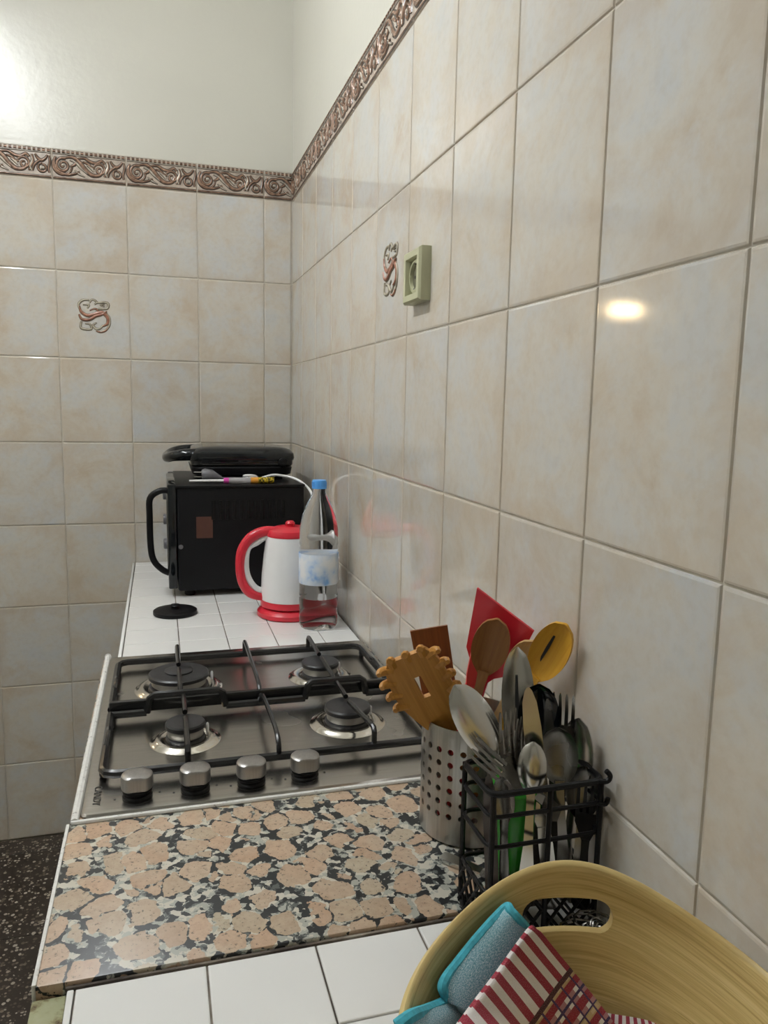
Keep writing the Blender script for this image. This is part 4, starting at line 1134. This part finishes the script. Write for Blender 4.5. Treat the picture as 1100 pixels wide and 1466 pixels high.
def cloth_patch(name, mat, parent, net, th, sub=2, wr=.0006, seed=0):
    # net: rows of 3d control points
    rows, cols = len(net), len(net[0])
    vs = [p for r_ in net for p in r_]; fs = []
    for i in range(rows-1):
        for j in range(cols-1): fs.append([i*cols+j, i*cols+j+1, (i+1)*cols+j+1, (i+1)*cols+j])
    me = bpy.data.meshes.new(name); me.from_pydata([tuple(parent.matrix_basis.inverted() @ v_) for v_ in vs], [], fs)
    ul = me.uv_layers.new(name='UVMap')
    for p in me.polygons:
        for l_ in p.loop_indices:
            vi = me.loops[l_].vertex_index; ul.data[l_].uv = ((vi//cols)/(rows-1), (vi % cols)/(cols-1))
    me.polygons.foreach_set('use_smooth', [True]*len(me.polygons))
    me.materials.append(M[mat])
    o = link(name, me, parent)
    s1 = o.modifiers.new('soft', 'SUBSURF'); s1.levels = sub; s1.render_levels = sub
    s2 = o.modifiers.new('thick', 'SOLIDIFY'); s2.thickness = th; s2.offset = 0
    return o
def teal_cloth():
    hem = [(726, 1299), (708, 1316), (690, 1336), (670, 1360), (652, 1383), (639, 1400), (634, 1414), (640, 1428)]
    far = [(752, 1326), (755, 1345), (752, 1368), (745, 1395), (735, 1420), (722, 1445), (706, 1462), (690, 1476)]
    tip = wall_point(726, 1299, .006)
    o = thing('microfibre_cloth', (WX-.04, WY+.05, BZ+.0065), 'teal microfibre cloth with a bright blue hem inside the bamboo bowl', 'cloth')
    net = []
    for i in range(len(hem)):
        r_ = []
        for j in range(6):
            t = j/5; u = hem[i][0]*(1-t)+far[i][0]*t; v_ = hem[i][1]*(1-t)+far[i][1]*t
            r_.append(wall_point(u, v_, .009+.008*math.sin(math.pi*t)+.003*t+.002*i/7))
        net.append(r_)
    cloth_patch('upper_fold', 'teal_terry', o, net, .005)
    e = [net[i][0] for i in range(len(hem))]
    hm = MB(); hm.tube([net[0][5], net[0][3], net[0][1]]+e, .0038, 8, smooth=5); hm.build('hem', 'teal_hem', o)
    # lower fold running to the near left
    a = [(652, 1425), (635, 1437), (612, 1447), (588, 1456), (568, 1470)]
    b = [(690, 1462), (668, 1478), (640, 1492), (612, 1505), (590, 1520)]
    net2 = []
    for i in range(5):
        r_ = []
        for j in range(4):
            t = j/3; r_.append(wall_point(a[i][0]*(1-t)+b[i][0]*t, a[i][1]*(1-t)+b[i][1]*t, .008+.006*math.sin(math.pi*t)))
        net2.append(r_)
    cloth_patch('lower_fold', 'teal_terry', o, net2, .005)
    hm = MB(); hm.tube([r_[0] for r_ in net2], .0042, 8, smooth=5); hm.build('hem', 'teal_hem', o)
teal_cloth()
def red_cloth():
    o = thing('check_towel', (WX+.02, WY+.03, BZ+.0065), 'crimson and white checked kitchen towel crumpled in the bamboo bowl', 'towel')
    E = [(764, 1322), (748, 1343), (730, 1368), (710, 1396), (690, 1422), (668, 1452), (646, 1482), (622, 1515)]
    FV = (132, 162)
    Fr = [(e_[0]+FV[0], e_[1]+FV[1]) for e_ in E]
    net = []
    rnd = random.Random(5)
    for i in range(8):
        r_ = []
        for j in range(9):
            t = j/8; u = E[i][0]*(1-t)+Fr[i][0]*t; v_ = E[i][1]*(1-t)+Fr[i][1]*t
            bulge = math.sin(math.pi*t)*.010*min(1, i/3) + .0022*math.sin(t*9+i*1.7)
            r_.append(wall_point(u, v_, .030+.0035*i+bulge-.008*t))
        net.append(r_)
    cloth_patch('upper_fold', 'check_cloth', o, net, .003)
    # the back of the fold, tucked under towards the wall
    net3 = []
    for i in range(8):
        p = net[i][0]; q = net[i][8]
        bk = wall_point(E[i][0]+8, E[i][1]+10, .024)
        net3.append([p, p.lerp(bk, .45)+Vector((0, 0, -.002)), bk+Vector((0, 0, -.004)), bk.lerp(q, .5)+Vector((0, .004, -.008)), q+Vector((0, .002, -.006))])
    cloth_patch('under_fold', 'check_cloth', o, net3, .003)
    a = [(846, 1448), (870, 1452), (895, 1456), (920, 1460), (945, 1468)]
    b = [(840, 1480), (865, 1488), (895, 1495), (930, 1500), (960, 1505)]
    net2 = [[wall_point(a[i][0]*(1-t)+b[i][0]*t, a[i][1]*(1-t)+b[i][1]*t, .010+.006*math.sin(math.pi*t)) for t in (0, .33, .67, 1)] for i in range(5)]
    cloth_patch('lower_fold', 'check_cloth', o, net2, .003)
red_cloth()
